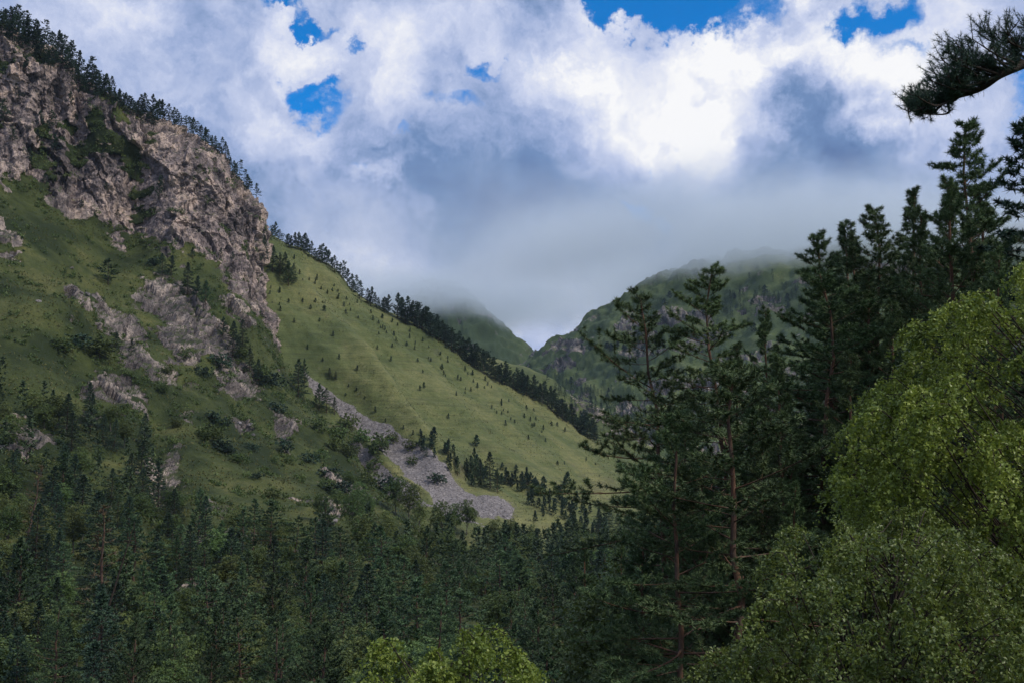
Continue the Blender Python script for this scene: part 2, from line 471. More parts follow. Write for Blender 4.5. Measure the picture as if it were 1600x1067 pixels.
# --- the near craggy spur on the left side of the valley
spur_ctrl = [
    [(-420, -250, 720), (-400, -190, 600), (-380, 0, 560), (-350, 240, 520), (-350, 420, 440), (-350, 600, 370), (-350, 800, 300), (-350, 960, 220), (-350, 1080, 180)],
    [(-150, -90, 720), (-150, -60, 590), (-140, 90, 565), (-140, 270, 535), (-140, 420, 460), (-140, 600, 385), (-140, 780, 310), (-140, 930, 230), (-140, 1060, 185)],
    [(0, 60, 720), (0, 42, 590), (0, 165, 572), (0, 295, 552), (0, 420, 480), (0, 600, 400), (0, 765, 320), (0, 905, 240), (0, 1030, 190)],
    [(85, 105, 730), (85, 92, 600), (88, 205, 588), (90, 325, 570), (80, 450, 490), (80, 625, 405), (80, 780, 320), (80, 910, 240), (80, 1030, 195)],
    [(170, 165, 740), (168, 150, 612), (170, 265, 598), (165, 372, 580), (160, 500, 500), (165, 645, 420), (170, 790, 335), (180, 905, 250), (190, 1020, 205)],
    [(245, 220, 750), (240, 202, 624), (245, 300, 608), (250, 396, 592), (240, 520, 512), (245, 660, 432), (265, 790, 350), (290, 890, 265), (310, 1000, 215)],
    [(325, 272, 760), (322, 255, 640), (328, 335, 620), (335, 404, 603), (325, 545, 528), (335, 680, 450), (360, 790, 370), (400, 880, 285), (430, 980, 225)],
    [(385, 330, 770), (376, 308, 652), (378, 380, 632), (385, 440, 612), (385, 560, 545), (410, 690, 472), (450, 790, 392), (495, 875, 305), (530, 970, 240)],
    [(412, 375, 780), (404, 352, 664), (408, 420, 645), (416, 490, 628), (438, 585, 575), (490, 690, 505), (545, 780, 430), (590, 865, 335), (630, 955, 260)],
    [(408, 420, 800), (400, 400, 710), (412, 455, 690), (426, 530, 670), (462, 610, 622), (535, 695, 560), (610, 780, 490), (665, 860, 380), (700, 950, 280)],
    [(360, 460, 840), (350, 450, 780), (372, 500, 760), (400, 580, 740), (440, 650, 700), (520, 740, 640), (640, 820, 560), (720, 880, 430), (760, 960, 300)],
]
rock_spur = [
    [(-300, -200), (0, 40), (90, 85), (200, 165), (330, 240), (410, 335), (440, 450), (445, 560), (424, 545), (402, 505), (385, 470), (345, 440), (330, 415), (270, 400), (190, 388), (150, 345), (90, 318), (-10, 285), (-300, 250)],
    [(232, 438), (275, 452), (305, 490), (345, 528), (372, 560), (412, 608), (395, 622), (345, 606), (318, 575), (268, 545), (255, 490), (222, 462)],
    [(140, 470), (190, 478), (215, 505), (238, 560), (240, 600), (205, 590), (176, 545), (150, 520)],
    [(150, 590), (215, 585), (245, 640), (190, 660), (130, 650), (120, 610)],
    [(-20, 345), (24, 352), (32, 395), (0, 405), (-30, 400)],
    [(242, 690), (285, 690), (292, 725), (262, 736), (240, 715)],
    [(278, 628), (305, 632), (306, 655), (284, 652)],
    [(345, 475), (372, 470), (390, 505), (372, 520)],
    [(425, 640), (462, 655), (458, 700), (436, 690)],
    [(320, 780), (358, 808), (350, 822), (316, 800)],
    [(95, 465), (118, 485), (112, 505), (96, 495)],
    [(360, 640), (392, 668), (378, 676), (350, 655)],
    [(535, 790), (560, 802), (545, 815), (520, 812)],
    [(0, 640), (60, 650), (90, 700), (40, 730), (-20, 700)],
    [(500, 735), (560, 760), (585, 780), (560, 775), (505, 748)],
]
def spur_rock_noise(V, px, py):
    r = sstep(.58, .85, fbm(V / 26. + 70, 4)) * .9
    b_ = sstep(.15, .5, fbm(V / 15. + 12, 4, gain=.6) + .25) * np.exp(-(((px - 270 - (py - 540) * .9) / 130) ** 2 + ((py - 540) / 85) ** 2) * 1.3)
    return np.maximum(r * sstep(300, 420, py), np.clip(b_ * 1.1, 0, 1))
def spur_dry(V, px, py):
    return fbm(V / 35. + 11, 4) * .55 + .28 * np.exp(-(((px - 90) / 130) ** 2 + ((py - 440) / 60) ** 2)) + .3 * np.exp(-(((px - 400) / 90) ** 2 + ((py - 770) / 60) ** 2)) - .1
def spur_shape(V, px, py):
    # gully left of the lower outcrop, shoulders of turf
    d = -7 * np.exp(-((px - 255) / 26) ** 2) * sstep(600, 660, py)
    d = d + 9 * np.exp(-(((px - 70) / 75) ** 2 + ((py - 505) / 45) ** 2))
    d = d - 9 * np.exp(-(((px - 175) / 28) ** 2 + ((py - 350) / 60) ** 2)) * .6
    d = d + 6 * np.exp(-(((px - 330) / 50) ** 2 + ((py - 540) / 60) ** 2))
    d = d + 6 * np.exp(-((px - 300) / 60) ** 2) * sstep(150, 260, py) * sstep(420, 380, py)
    d = d - 8 * np.exp(-((px - 215) / 22) ** 2) * sstep(180, 260, py) * sstep(420, 380, py)
    d = d - 5 * np.exp(-((px - 120) / 18) ** 2) * sstep(80, 160, py) * sstep(360, 330, py)
    return d
spur, spur_V, spur_n, spur_rock, _ = build_terrain('craggy_hill', spur_ctrl, 500, 490, M_crag, rock_spur, 14, .8, 3.0, spur_dry, extra=spur_shape,
    cell=(17., 5.2, 2.0), amp_poly=rock_spur[0], turf_fn=lambda V, px, py: .92 * sstep(.24, .44, fbm(V * np.array([1, 1, 1.5]) / 24. + 61, 4, gain=.6)) * (.25 + .75 * sstep(300, 180, px)) * sstep(60, 110, py), noise_rock=spur_rock_noise, kind='structure', label='craggy spur with a pinkish rock cliff above steep grass ledges')

# --- the smooth grass slope behind it
slope_ctrl = [
    [(50, 150, 900), (100, 130, 700), (250, 360, 660), (400, 610, 630), (520, 730, 600), (600, 860, 520)],
    [(210, 230, 900), (245, 215, 735), (335, 370, 700), (455, 575, 645), (560, 705, 610), (640, 840, 510)],
    [(400, 370, 900), (400, 348, 765), (470, 450, 725), (570, 575, 672), (680, 705, 618), (760, 860, 510)],
    [(515, 445, 905), (520, 424, 785), (600, 525, 735), (690, 640, 680), (790, 765, 620), (870, 880, 505)],
    [(640, 525, 920), (650, 506, 808), (735, 600, 755), (820, 705, 690), (900, 800, 620), (980, 900, 500)],
    [(790, 618, 950), (800, 602, 838), (860, 670, 785), (930, 755, 720), (1000, 830, 650), (1080, 920, 520)],
    [(920, 705, 990), (930, 692, 872), (975, 740, 820), (1035, 795, 760), (1100, 850, 690), (1180, 930, 540)],
    [(1050, 790, 1020), (1060, 780, 900), (1100, 815, 860), (1150, 850, 800), (1200, 890, 700), (1290, 950, 560)],
]
def rib(V, px, py, pts, wd, h):
    """a raised rib (h > 0) or a furrow following a line on the slope"""
    best = np.full(px.shape, 1e9)
    for (x0, y0), (x1, y1) in zip(pts[:-1], pts[1:]):
        ex, ey = x1 - x0, y1 - y0
        t = np.clip(((px - x0) * ex + (py - y0) * ey) / (ex * ex + ey * ey), 0, 1)
        best = np.minimum(best, np.hypot(px - x0 - t * ex, py - y0 - t * ey))
    return h * np.exp(-(best / wd) ** 1.6)
def slope_shape(V, px, py):
    d = rib(V, px, py, [(440, 420), (470, 460), (560, 560), (660, 690), (700, 730)], 21, 10)
    d = d + rib(V, px, py, [(425, 470), (520, 570), (600, 650), (680, 740)], 20, 4.5)
    d = d - rib(V, px, py, [(450, 400), (560, 520), (640, 620), (740, 745)], 25, 5.5)
    d = d + rib(V, px, py, [(470, 395), (600, 520), (720, 645), (860, 780)], 24, 6.0)
    d = d - rib(V, px, py, [(560, 440), (680, 560), (800, 680), (920, 800)], 28, 7.5)
    d = d + rib(V, px, py, [(660, 520), (780, 640), (900, 770)], 24, 3.5)
    d = d - rib(V, px, py, [(470, 580), (600, 690), (720, 770), (800, 800)], 24, 1.0)
    d = d + rib(V, px, py, [(560, 690), (620, 745), (680, 790)], 10, 3.0)
    # faint gullies down the fall line
    q = (px + 0.95 * -py)
    d = d + np.sin(q / 19.0 + fbm(V / 90., 2) * 2.2) * 1.3
    return d
def slope_dry(V, px, py):
    return fbm(V / 70. + 21, 4) * .45 + .22 * rib(V, px, py, [(430, 410), (470, 460), (560, 560), (660, 690), (700, 730)], 26, 1) + .12 * rib(V, px, py, [(425, 470), (520, 570), (600, 650)], 22, 1) + .25 * sstep(560, 800, py) + .12
scree_polys = [
    [(452, 545), (490, 590), (530, 618), (565, 645), (612, 672), (650, 705), (700, 738), (752, 768), (806, 798), (800, 815), (740, 812), (700, 790), (664, 780), (632, 752), (592, 712), (560, 676), (525, 648), (492, 612)],
    [(545, 690), (575, 705), (612, 738), (650, 770), (680, 800), (640, 800), (600, 768), (560, 724)],
    [(660, 770), (730, 800), (770, 830), (690, 815)],
]
slope, slope_V, slope_n, slope_rock, slope_scree = build_terrain('grass_slope', slope_ctrl, 400, 300, M_slope,
    [], 9, .2, 3.0,
    slope_dry, scree_polys, slope_shape, cell=(9., 3.5, 1.5), kind='structure', label='long even grass slope running down to the valley floor')

# --- small rocky spur that shows beyond the grass ridge
back_ctrl = [
    [(700, 560, 1350), (720, 545, 1250), (700, 640, 1180), (690, 760, 1050)],
    [(840, 600, 1350), (850, 590, 1250), (830, 680, 1180), (820, 780, 1050)],
    [(890, 632, 1350), (900, 625, 1250), (890, 700, 1180), (890, 790, 1050)],
    [(945, 655, 1350), (950, 645, 1250), (950, 710, 1180), (960, 800, 1050)],
    [(1000, 700, 1350), (1005, 690, 1240), (1020, 740, 1170), (1040, 820, 1040)],
    [(1090, 770, 1350), (1100, 760, 1230), (1120, 800, 1160), (1140, 850, 1030)],
]
back_spur, _, _, _, _ = build_terrain('rocky_back_spur', back_ctrl, 160, 90, M_slope, [[(890, 622), (930, 632), (1000, 685), (1005, 700), (960, 675), (900, 640)]], 12, .45, 3,
    None, (), None, cell=(10., 4., 2.), kind='structure', label='small grassy spur with broken rock along its crest')

# --- the big mountain on the right with its top in the cloud
right_ctrl = [
    [(780, 640, 2500), (790, 625, 2200), (780, 680, 2050), (770, 760, 1800), (760, 830, 1500)],
    [(832, 590, 2500), (838, 566, 2150), (832, 640, 1950), (830, 720, 1700), (820, 810, 1400)],
    [(885, 565, 2500), (885, 536, 2120), (890, 620, 1900), (900, 700, 1650), (900, 800, 1350)],
    [(945, 520, 2500), (945, 496, 2100), (950, 590, 1850), (960, 690, 1600), (960, 790, 1300)],
    [(1000, 490, 2480), (1000, 462, 2080), (1010, 570, 1830), (1020, 670, 1580), (1020, 780, 1280)],
    [(1060, 455, 2450), (1058, 430, 2060), (1070, 550, 1800), (1080, 660, 1550), (1080, 770, 1250)],
    [(1130, 432, 2420), (1130, 414, 2040), (1140, 540, 1770), (1150, 650, 1520), (1150, 770, 1230)],
    [(1230, 415, 2400), (1230, 400, 2020), (1240, 510, 1730), (1250, 640, 1480), (1250, 760, 1200)],
    [(1380, 390, 2380), (1380, 376, 2000), (1390, 480, 1700), (1400, 620, 1440), (1400, 760, 1160)],
    [(1650, 380, 2350), (1650, 366, 1950), (1650, 440, 1650), (1650, 600, 1400), (1650, 760, 1120)],
    [(2100, 370, 2300), (2100, 356, 1900), (2100, 400, 1600), (2100, 580, 1350), (2100, 760, 1080)],
]
def right_rock(V, px, py):
    a = sstep(.0, .38, fbm(V * np.array([1, 1, 2.2]) / 85. + 3, 5))
    band = sstep(495, 540, py + (px - 900) * .22) * sstep(760, 700, py)
    top = .8 * sstep(470, 440, py + (px - 1050) * -.1) * sstep(.2, .5, fbm(V / 60., 4))
    return np.clip(a * (.25 + .9 * band) + top * .6, 0, 1)
right_mt, right_V, _, _, _ = build_terrain('right_mountain', right_ctrl, 350, 190, M_far, (), 12, .55, 11, None, (),
    lambda V, px, py: ridged(V * np.array([1, 1, .5]) / 230. + 2, 4) * 9 + ridged(V / 60. + 8, 3) * 1.6, cell=(30., 11., 5.), noise_rock=right_rock, kind='structure', label='big grey-green mountain with its summit lost in low cloud')

left_ctrl = [
    [(500, 560, 3200), (510, 530, 2750), (520, 640, 2400), (520, 760, 2000)],
    [(600, 500, 3200), (610, 470, 2700), (620, 600, 2380), (620, 750, 2000)],
    [(690, 480, 3200), (688, 452, 2680), (700, 600, 2360), (700, 750, 2000)],
    [(735, 500, 3200), (735, 472, 2660), (745, 600, 2350), (745, 750, 2000)],
    [(775, 535, 3200), (775, 512, 2650), (785, 610, 2340), (785, 750, 2000)],
    [(815, 572, 3200), (812, 548, 2650), (822, 630, 2340), (822, 750, 2000)],
    [(855, 610, 3200), (850, 584, 2650), (860, 650, 2340), (860, 750, 2000)],
    [(960, 690, 3200), (950, 670, 2650), (950, 710, 2340), (950, 760, 2000)],
]
left_mt, _, _, _, _ = build_terrain('far_mountain', left_ctrl, 170, 110, M_far, (), 12, .4, 12, lambda V, px, py: 0 * px - .25, (),
    lambda V, px, py: ridged(V * np.array([1, 1, .5]) / 200. + 6, 3) * 12, cell=(30., 12., 6.), noise_rock=lambda V, px, py: .7 * sstep(.3, .6, fbm(V / 50., 4)), kind='structure', label='distant dark green mountain with a cloud cap')

# --- valley floor and the bank the camera stands on, one sheet out to the horizon
def ground_z(x, y):
    r = np.hypot(x, y)
    z = 28.0 * np.exp(-(r / 30.0) ** 2) + 18.0 * np.exp(-(((x - 22) / 26) ** 2 + ((y - 55) / 30) ** 2))
    z = z + 16 * sstep(20, 120, x - .35 * y) * sstep(-50, 20, y) * sstep(600, 200, y)
    far = sstep(60, 130, r)
    p = np.stack([x, y, 0 * x], -1)
    z = z + fbm(p / 60. + 2, 3) * 1.6 * far + fbm(p / 6.0, 3) * .12
    z = z + sstep(700, 2600, r) * 90
    return z
gu = np.linspace(-1, 1, 200)
gx = np.sign(gu) * (np.exp(np.abs(gu) * 6.2) - 1) / (np.exp(6.2) - 1) * 5000
GX, GY = np.meshgrid(gx, gx + 60)
GZ = ground_z(GX, GY)
GV = np.stack([GX, GY, GZ], -1)
M_ground = terrain_material('valley_ground', (0.022, 0.03, 0.010), (0.06, 0.075, 0.022), (0.12, 0.125, 0.04), GREY)
ground_me = mesh_from('ground', GV.reshape(-1, 3), grid_faces(200, 200), M_ground, True,
    attrs={'rock': ('POINT', np.zeros(GX.size)), 'tint': ('POINT', np.zeros(GX.size)), 'dry': ('POINT', (fbm(GV / 40., 3) * .4 + .5 * np.exp(-(((GX + 8) / 22) ** 2 + ((GY - 235) / 30) ** 2))).ravel())})
ground = obj('ground', ground_me, kind='structure', label='valley floor of grass and forest soil')

# ------------------------------------------------------------------ foliage and bark materials
def foliage_mat(name, dark, mid, light, hue_var=0.03, val_var=0.35, trans=0.0, rough=0.6, spec=0.25, sat=1.0):
    m, t = new_mat(name)
    tint = t.n('ShaderNodeAttribute', attribute_name='tint').outputs['Fac']
    rnd = t.n('ShaderNodeObjectInfo').outputs['Random']
    pos = t.n('ShaderNodeNewGeometry').outputs['Position']
    n1 = t.noise(pos, 0.6 if trans < .2 else 1.4, 3, 0.6)
    f = t.math('ADD', t.math('MULTIPLY', tint, 0.62), t.math('MULTIPLY', n1, 0.42))
    c = t.ramp(f, [(0.22, dark), (0.5, mid), (0.85, light)])
    h = t.n('ShaderNodeHueSaturation'); t.l(c, h.inputs['Color'])
    r2 = t.math('FRACT', t.math('MULTIPLY', rnd, 7.31))
    t.l(t.math('ADD', 0.5 - hue_var, t.math('MULTIPLY', rnd, 2 * hue_var)), h.inputs['Hue'])
    t.l(t.math('ADD', 1 - val_var, t.math('MULTIPLY', r2, 2 * val_var)), h.inputs['Value'])
    h.inputs['Saturation'].default_value = sat
    b = t.n('ShaderNodeBsdfPrincipled'); t.l(h.outputs[0], b.inputs['Base Color'])
    b.inputs['Roughness'].default_value = rough; b.inputs['Specular IOR Level'].default_value = spec
    o = t.n('ShaderNodeOutputMaterial')
    if trans > 0:
        tr = t.n('ShaderNodeBsdfTranslucent'); t.l(t.mix(0.4, h.outputs[0], (0.30, 0.36, 0.04, 1)), tr.inputs[0])
        mx = t.n('ShaderNodeMixShader'); mx.inputs[0].default_value = trans
        t.l(b.outputs[0], mx.inputs[1]); t.l(tr.outputs[0], mx.inputs[2]); t.l(mx.outputs[0], o.inputs[0])
    else:
        t.l(b.outputs[0], o.inputs[0])
    return m

def bark_mat(name, a, b_, c_, red=0.0, z0=0.0):
    m, t = new_mat(name)
    tc_ = t.n('ShaderNodeTexCoord').outputs['Object']
    mp = t.n('ShaderNodeMapping'); t.l(tc_, mp.inputs[0]); mp.inputs['Scale'].default_value = (9, 9, 2.2)
    n1 = t.noise(mp.outputs[0], 1.0, 7, 0.7)
    n2 = t.noise(tc_, 1.1, 3, 0.6)
    c = t.ramp(n1, [(0.32, a), (0.52, b_), (0.72, c_)])
    if red:
        c = t.mix(t.smooth(n2, 0.35, 0.6, 0, red), c, (0.26, 0.105, 0.05, 1))
    b = t.n('ShaderNodeBsdfPrincipled'); t.l(c, b.inputs['Base Color']); b.inputs['Roughness'].default_value = 0.9
    b.inputs['Specular IOR Level'].default_value = 0.15
    bp = t.n('ShaderNodeBump'); bp.inputs['Strength'].default_value = 0.8; bp.inputs['Distance'].default_value = 0.03
    t.l(n1, bp.inputs['Height']); t.l(bp.outputs[0], b.inputs['Normal'])
    o = t.n('ShaderNodeOutputMaterial'); t.l(b.outputs[0], o.inputs[0])
    return m

M_pine = foliage_mat('pine_needles', (0.016, 0.034, 0.018), (0.052, 0.094, 0.042), (0.150, 0.225, 0.095), 0.022, 0.46)
M_pine_near = foliage_mat('near_pine_needles', (0.030, 0.056, 0.024), (0.082, 0.132, 0.050), (0.165, 0.23, 0.088), 0.015, 0.25)
M_fir = foliage_mat('fir_needles', (0.012, 0.027, 0.017), (0.029, 0.058, 0.035), (0.066, 0.110, 0.060), 0.02, 0.3)
M_leaf = foliage_mat('broad_leaves', (0.030, 0.052, 0.018), (0.078, 0.116, 0.036), (0.16, 0.205, 0.065), 0.03, 0.35, 0.15)
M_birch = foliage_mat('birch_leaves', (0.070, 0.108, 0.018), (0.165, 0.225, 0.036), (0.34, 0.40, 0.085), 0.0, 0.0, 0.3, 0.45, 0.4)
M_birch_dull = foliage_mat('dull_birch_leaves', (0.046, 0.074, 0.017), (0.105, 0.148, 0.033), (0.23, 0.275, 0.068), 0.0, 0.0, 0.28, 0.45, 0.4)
M_dry = foliage_mat('dying_needles', (0.05, 0.04, 0.02), (0.10, 0.07, 0.035), (0.14, 0.11, 0.05), 0.01, 0.2)
M_bark = bark_mat('pine_bark', (0.035, 0.027, 0.022), (0.085, 0.060, 0.046), (0.15, 0.105, 0.08), 0.28)
M_bark_far = bark_mat('far_pine_bark', (0.035, 0.027, 0.022), (0.07, 0.052, 0.042), (0.12, 0.09, 0.07), 0.15)
M_bark_grey = bark_mat('grey_bark', (0.05, 0.045, 0.04), (0.11, 0.10, 0.088), (0.20, 0.185, 0.165))
M_bark_dark = bark_mat('dark_bark', (0.02, 0.016, 0.013), (0.045, 0.035, 0.028), (0.08, 0.062, 0.05), 0.0)
M_stone = None

def unit(v):
    return v / (np.linalg.norm(v, axis=-1)[..., None] + 1e-9)

def tubes(paths, radii, k=5):
    """paths (T,n,3), radii (T,n) -> verts, faces of T tapered tubes"""
    T, n, _ = paths.shape
    tan = unit(np.gradient(paths, axis=1))
    ref = np.where(np.abs(tan[..., 2:3]) > .9, np.array([1., 0, 0]), np.array([0, 0, 1.]))
    a = unit(np.cross(tan, ref)); b = np.cross(tan, a)
    th = np.arange(k) / k * 2 * np.pi
    V = paths[:, :, None] + radii[:, :, None, None] * (a[:, :, None] * np.cos(th)[:, None] + b[:, :, None] * np.sin(th)[:, None])
    base = (np.arange(T) * n * k)[:, None, None]
    i = np.arange(n - 1)[None, :, None] * k; j = np.arange(k)[None, None]
    j2 = (j + 1) % k
    Fc = np.stack([base + i + j, base + i + j2, base + i + k + j2, base + i + k + j], -1).reshape(-1, 4)
    return V.reshape(-1, 3), Fc

def merge(parts):
    V, Fc, o_ = [], [], 0
    for v_, f_ in parts:
        V.append(v_); Fc.append(f_ + o_); o_ += len(v_)
    return np.concatenate(V), np.concatenate(Fc)

def needles(pts, dirs, K, length, width, cone, r):
    """K slim triangles fanning out of every point"""
    N = len(pts)
    p = np.repeat(pts, K, 0); d = np.repeat(unit(dirs), K, 0)
    rnd = unit(r.normal(size=(N * K, 3)))
    c = cone * np.sqrt(r.random((N * K, 1)))
    dd = unit(d * (1 - c) + rnd * c)
    L = length * (.65 + .6 * r.random((N * K, 1)))
    side = unit(np.cross(dd, unit(r.normal(size=(N * K, 3))))) * width * (.7 + .6 * r.random((N * K, 1)))
    tri = np.stack([p - side * .5, p + side * .5, p + dd * L], 1)
    tint = np.clip(np.repeat(r.random(N), K) * .6 + r.random(N * K) * .4, 0, 1)
    return tri, tint

def tri_mesh(name, tri, tint, mat):
    n = len(tri); k = tri.shape[1]
    return mesh_from(name, tri.reshape(-1, 3), np.arange(n * k).reshape(n, k), mat, False, {'tint': ('FACE', tint)})

def grow_conifer(H, seed, cb=.25, spread=.2, nb=50, ns=7, gap=.25, K=5, nl=.38, nw=.14, cone=.75, style='pine', lean=0.0, sparse=0.0, trunk_r=None, lopside=0.0, tip_bare=0.0, side_up=.15):
    r = np.random.default_rng(seed)
    nt = 14
    t = np.linspace(0, 1, nt)
    wob = np.cumsum(r.normal(size=(nt, 2)), 0) * H * (.006 if style == 'pine' else .002)
    wob -= wob[0]
    trunk = np.stack([wob[:, 0] + lean * H * t ** 1.5, wob[:, 1], t * H], 1)
    tr = (trunk_r or H * .0125) * (1.12 - t) ** .9 + .006
    # limbs
    tb = cb + (1 - cb) * ((np.arange(nb) + r.random(nb) * .9) / nb) ** (.85 if style == 'pine' else .9)
    tb = np.clip(tb, 0, .995)
    u = (tb - cb) / (1 - cb)
    if style == 'pine':
        prof = (1 - u ** 1.7) * .9 * (.55 + .45 * np.clip(u / .25, 0, 1)) + .09
        L = spread * H * prof * (.45 + .85 * r.random(nb))
        e0 = np.radians(-6 + 42 * u ** 2.2 + r.normal(size=nb) * 8)
        e1 = e0 + np.radians(9 + r.normal(size=nb) * 8)
    elif style == 'fir':
        prof = (1 - u) ** .85 + .035
        L = spread * H * prof * (.75 + .4 * r.random(nb))
        e0 = np.radians(2 + 40 * u ** 2 + r.normal(size=nb) * 5)
        e1 = e0 - np.radians(16 * (1 - u)) + r.normal(size=nb) * .06
    else:
        prof = (1 - u ** 1.9) * .95 + .07
        L = spread * H * prof * (.55 + .6 * r.random(nb))
        e0 = np.radians(18 + 40 * u + r.normal(size=nb) * 8)
        e1 = e0 + np.radians(12)
    az = np.arange(nb) * 2.39996 + r.normal(size=nb) * .5
    if lopside: L = L * (1 + lopside * np.cos(az - 3.1))
    L *= np.where(r.random(nb) < sparse, .25, 1.0)
    nbp = 7
    s = np.linspace(0, 1, nbp)[None]
    el = e0[:, None] + (e1 - e0)[:, None] * s
    azs = az[:, None] + np.cumsum(r.normal(size=(nb, nbp)) * (.12 if style == 'pine' else .04), 1)
    step = np.stack([np.cos(el) * np.cos(azs), np.cos(el) * np.sin(azs), np.sin(el)], -1) * (L / (nbp - 1))[:, None, None]
    step[:, 0] = 0
    org = np.stack([np.interp(tb, t, trunk[:, q]) for q in range(3)], 1)
    B = org[:, None] + np.cumsum(step, 1)
    br0 = np.interp(tb, t, tr) * .42 * np.clip(L / (spread * H * .6), .3, 1.1)
    bR = br0[:, None] * (1 - .82 * s) + .004
    # side shoots in the flat of every limb
    S, Sr, Sd = [], [], []
    ss = np.linspace(.22, .97, ns)
    for j, sj in enumerate(ss):
        k0 = sj * (nbp - 1); ki = np.minimum(int(k0), nbp - 2); fr = k0 - ki
        o_ = B[:, ki] * (1 - fr) + B[:, ki + 1] * fr
        dr = unit(B[:, ki + 1] - B[:, ki])
        ang = (1 if j % 2 else -1) * np.radians(38 + 26 * r.random(nb))
        ca, sa = np.cos(ang)[:, None], np.sin(ang)[:, None]
        dd = np.stack([dr[:, 0] * ca[:, 0] - dr[:, 1] * sa[:, 0], dr[:, 0] * sa[:, 0] + dr[:, 1] * ca[:, 0], dr[:, 2] + (side_up if style != 'fir' else -.08) * (.3 + r.random(nb))], 1)
        dd = unit(dd)
        l2 = L * (.50 * (1.12 - sj)) * (.5 + .8 * r.random(nb)) + .08 * spread * H * .3
        q = np.linspace(0, 1, 4)[None, :, None]
        path = o_[:, None] + dd[:, None] * l2[:, None, None] * q
        path[..., 2] += (q[..., 0] ** 2) * l2[:, None] * (.14 if style == 'pine' else -.10)
        S.append(path); Sr.append(np.repeat(br0[:, None] * .28, 4, 1) * (1 - .7 * q[0, :, 0]) + .003); Sd.append(l2)
    S = np.concatenate(S); Sr = np.concatenate(Sr); Sl = np.concatenate(Sd)
    # leaf points
    pts, dirs = [], []
    def along(paths, lens, lo, g):
        m = np.maximum(1, (lens * (1 - lo) / g).astype(int))
        idx = np.repeat(np.arange(len(paths)), m)
        f = lo + (1 - lo) * r.random(len(idx)) ** .85
        npnt = paths.shape[1]
        k0 = f * (npnt - 1); ki = np.minimum(k0.astype(int), npnt - 2); fr = (k0 - ki)[:, None]
        a, b = paths[idx, ki], paths[idx, ki + 1]
        return a * (1 - fr) + b * fr, unit(b - a)
    p1, d1 = along(S, Sl, .25, gap); p2, d2 = along(B, L, .55 + tip_bare, gap)
    tp = trunk[-1] - np.outer(r.random(int(6 + H * .05 / gap)), np.array([0, 0, H * .06]))
    pts = np.concatenate([p1, p2, tp]); dirs = np.concatenate([d1, d2, np.repeat([[0, 0, 1.]], len(tp), 0)])
    pts = pts + r.normal(size=pts.shape) * nl * .16
    dirs = dirs + np.array([0, 0, .35])
    tri, tint = needles(pts, dirs, K, nl, nw, cone, r)
    return dict(trunk=(trunk, tr), B=B, bR=bR, S=S, Sr=Sr, tri=tri, tint=tint)

class Kind:
    """a tree of one kind: meshes shared by its copies"""
    def __init__(s, H, parts): s.H = H; s.parts = parts      # parts: list of (name, mesh, children)

def conifer_kind(name, H, seed, mat, bark, k=5, split=False, twigs=False, **kw):
    g = grow_conifer(H, seed, **kw)
    tv, tf = tubes(g['trunk'][0][None], g['trunk'][1][None], 8 if split else 5)
    parts = []
    if split:
        parts.append(('trunk', mesh_from(name + '_trunk', tv, tf, bark), []))
        for i in range(len(g['B'])):
            bv, bf = tubes(g['B'][i:i + 1], g['bR'][i:i + 1], 5)
            ns = len(g['S']) // len(g['B'])
            sel = np.arange(ns) * len(g['B']) + i
            sv, sf = tubes(g['S'][sel], g['Sr'][sel], 3)
            parts.append(('branch', mesh_from(name + '_branch', *merge([(bv, bf), (sv, sf)]), bark), []))
    else:
        bv, bf = tubes(g['B'][:, ::2], g['bR'][:, ::2], 3)
        parts.append(('trunk', mesh_from(name + '_trunk', *merge([(tv, tf), (bv, bf)]), bark), []))
    parts.append(('crown', tri_mesh(name + '_crown', g['tri'], g['tint'], mat), []))
    return Kind(H, parts)

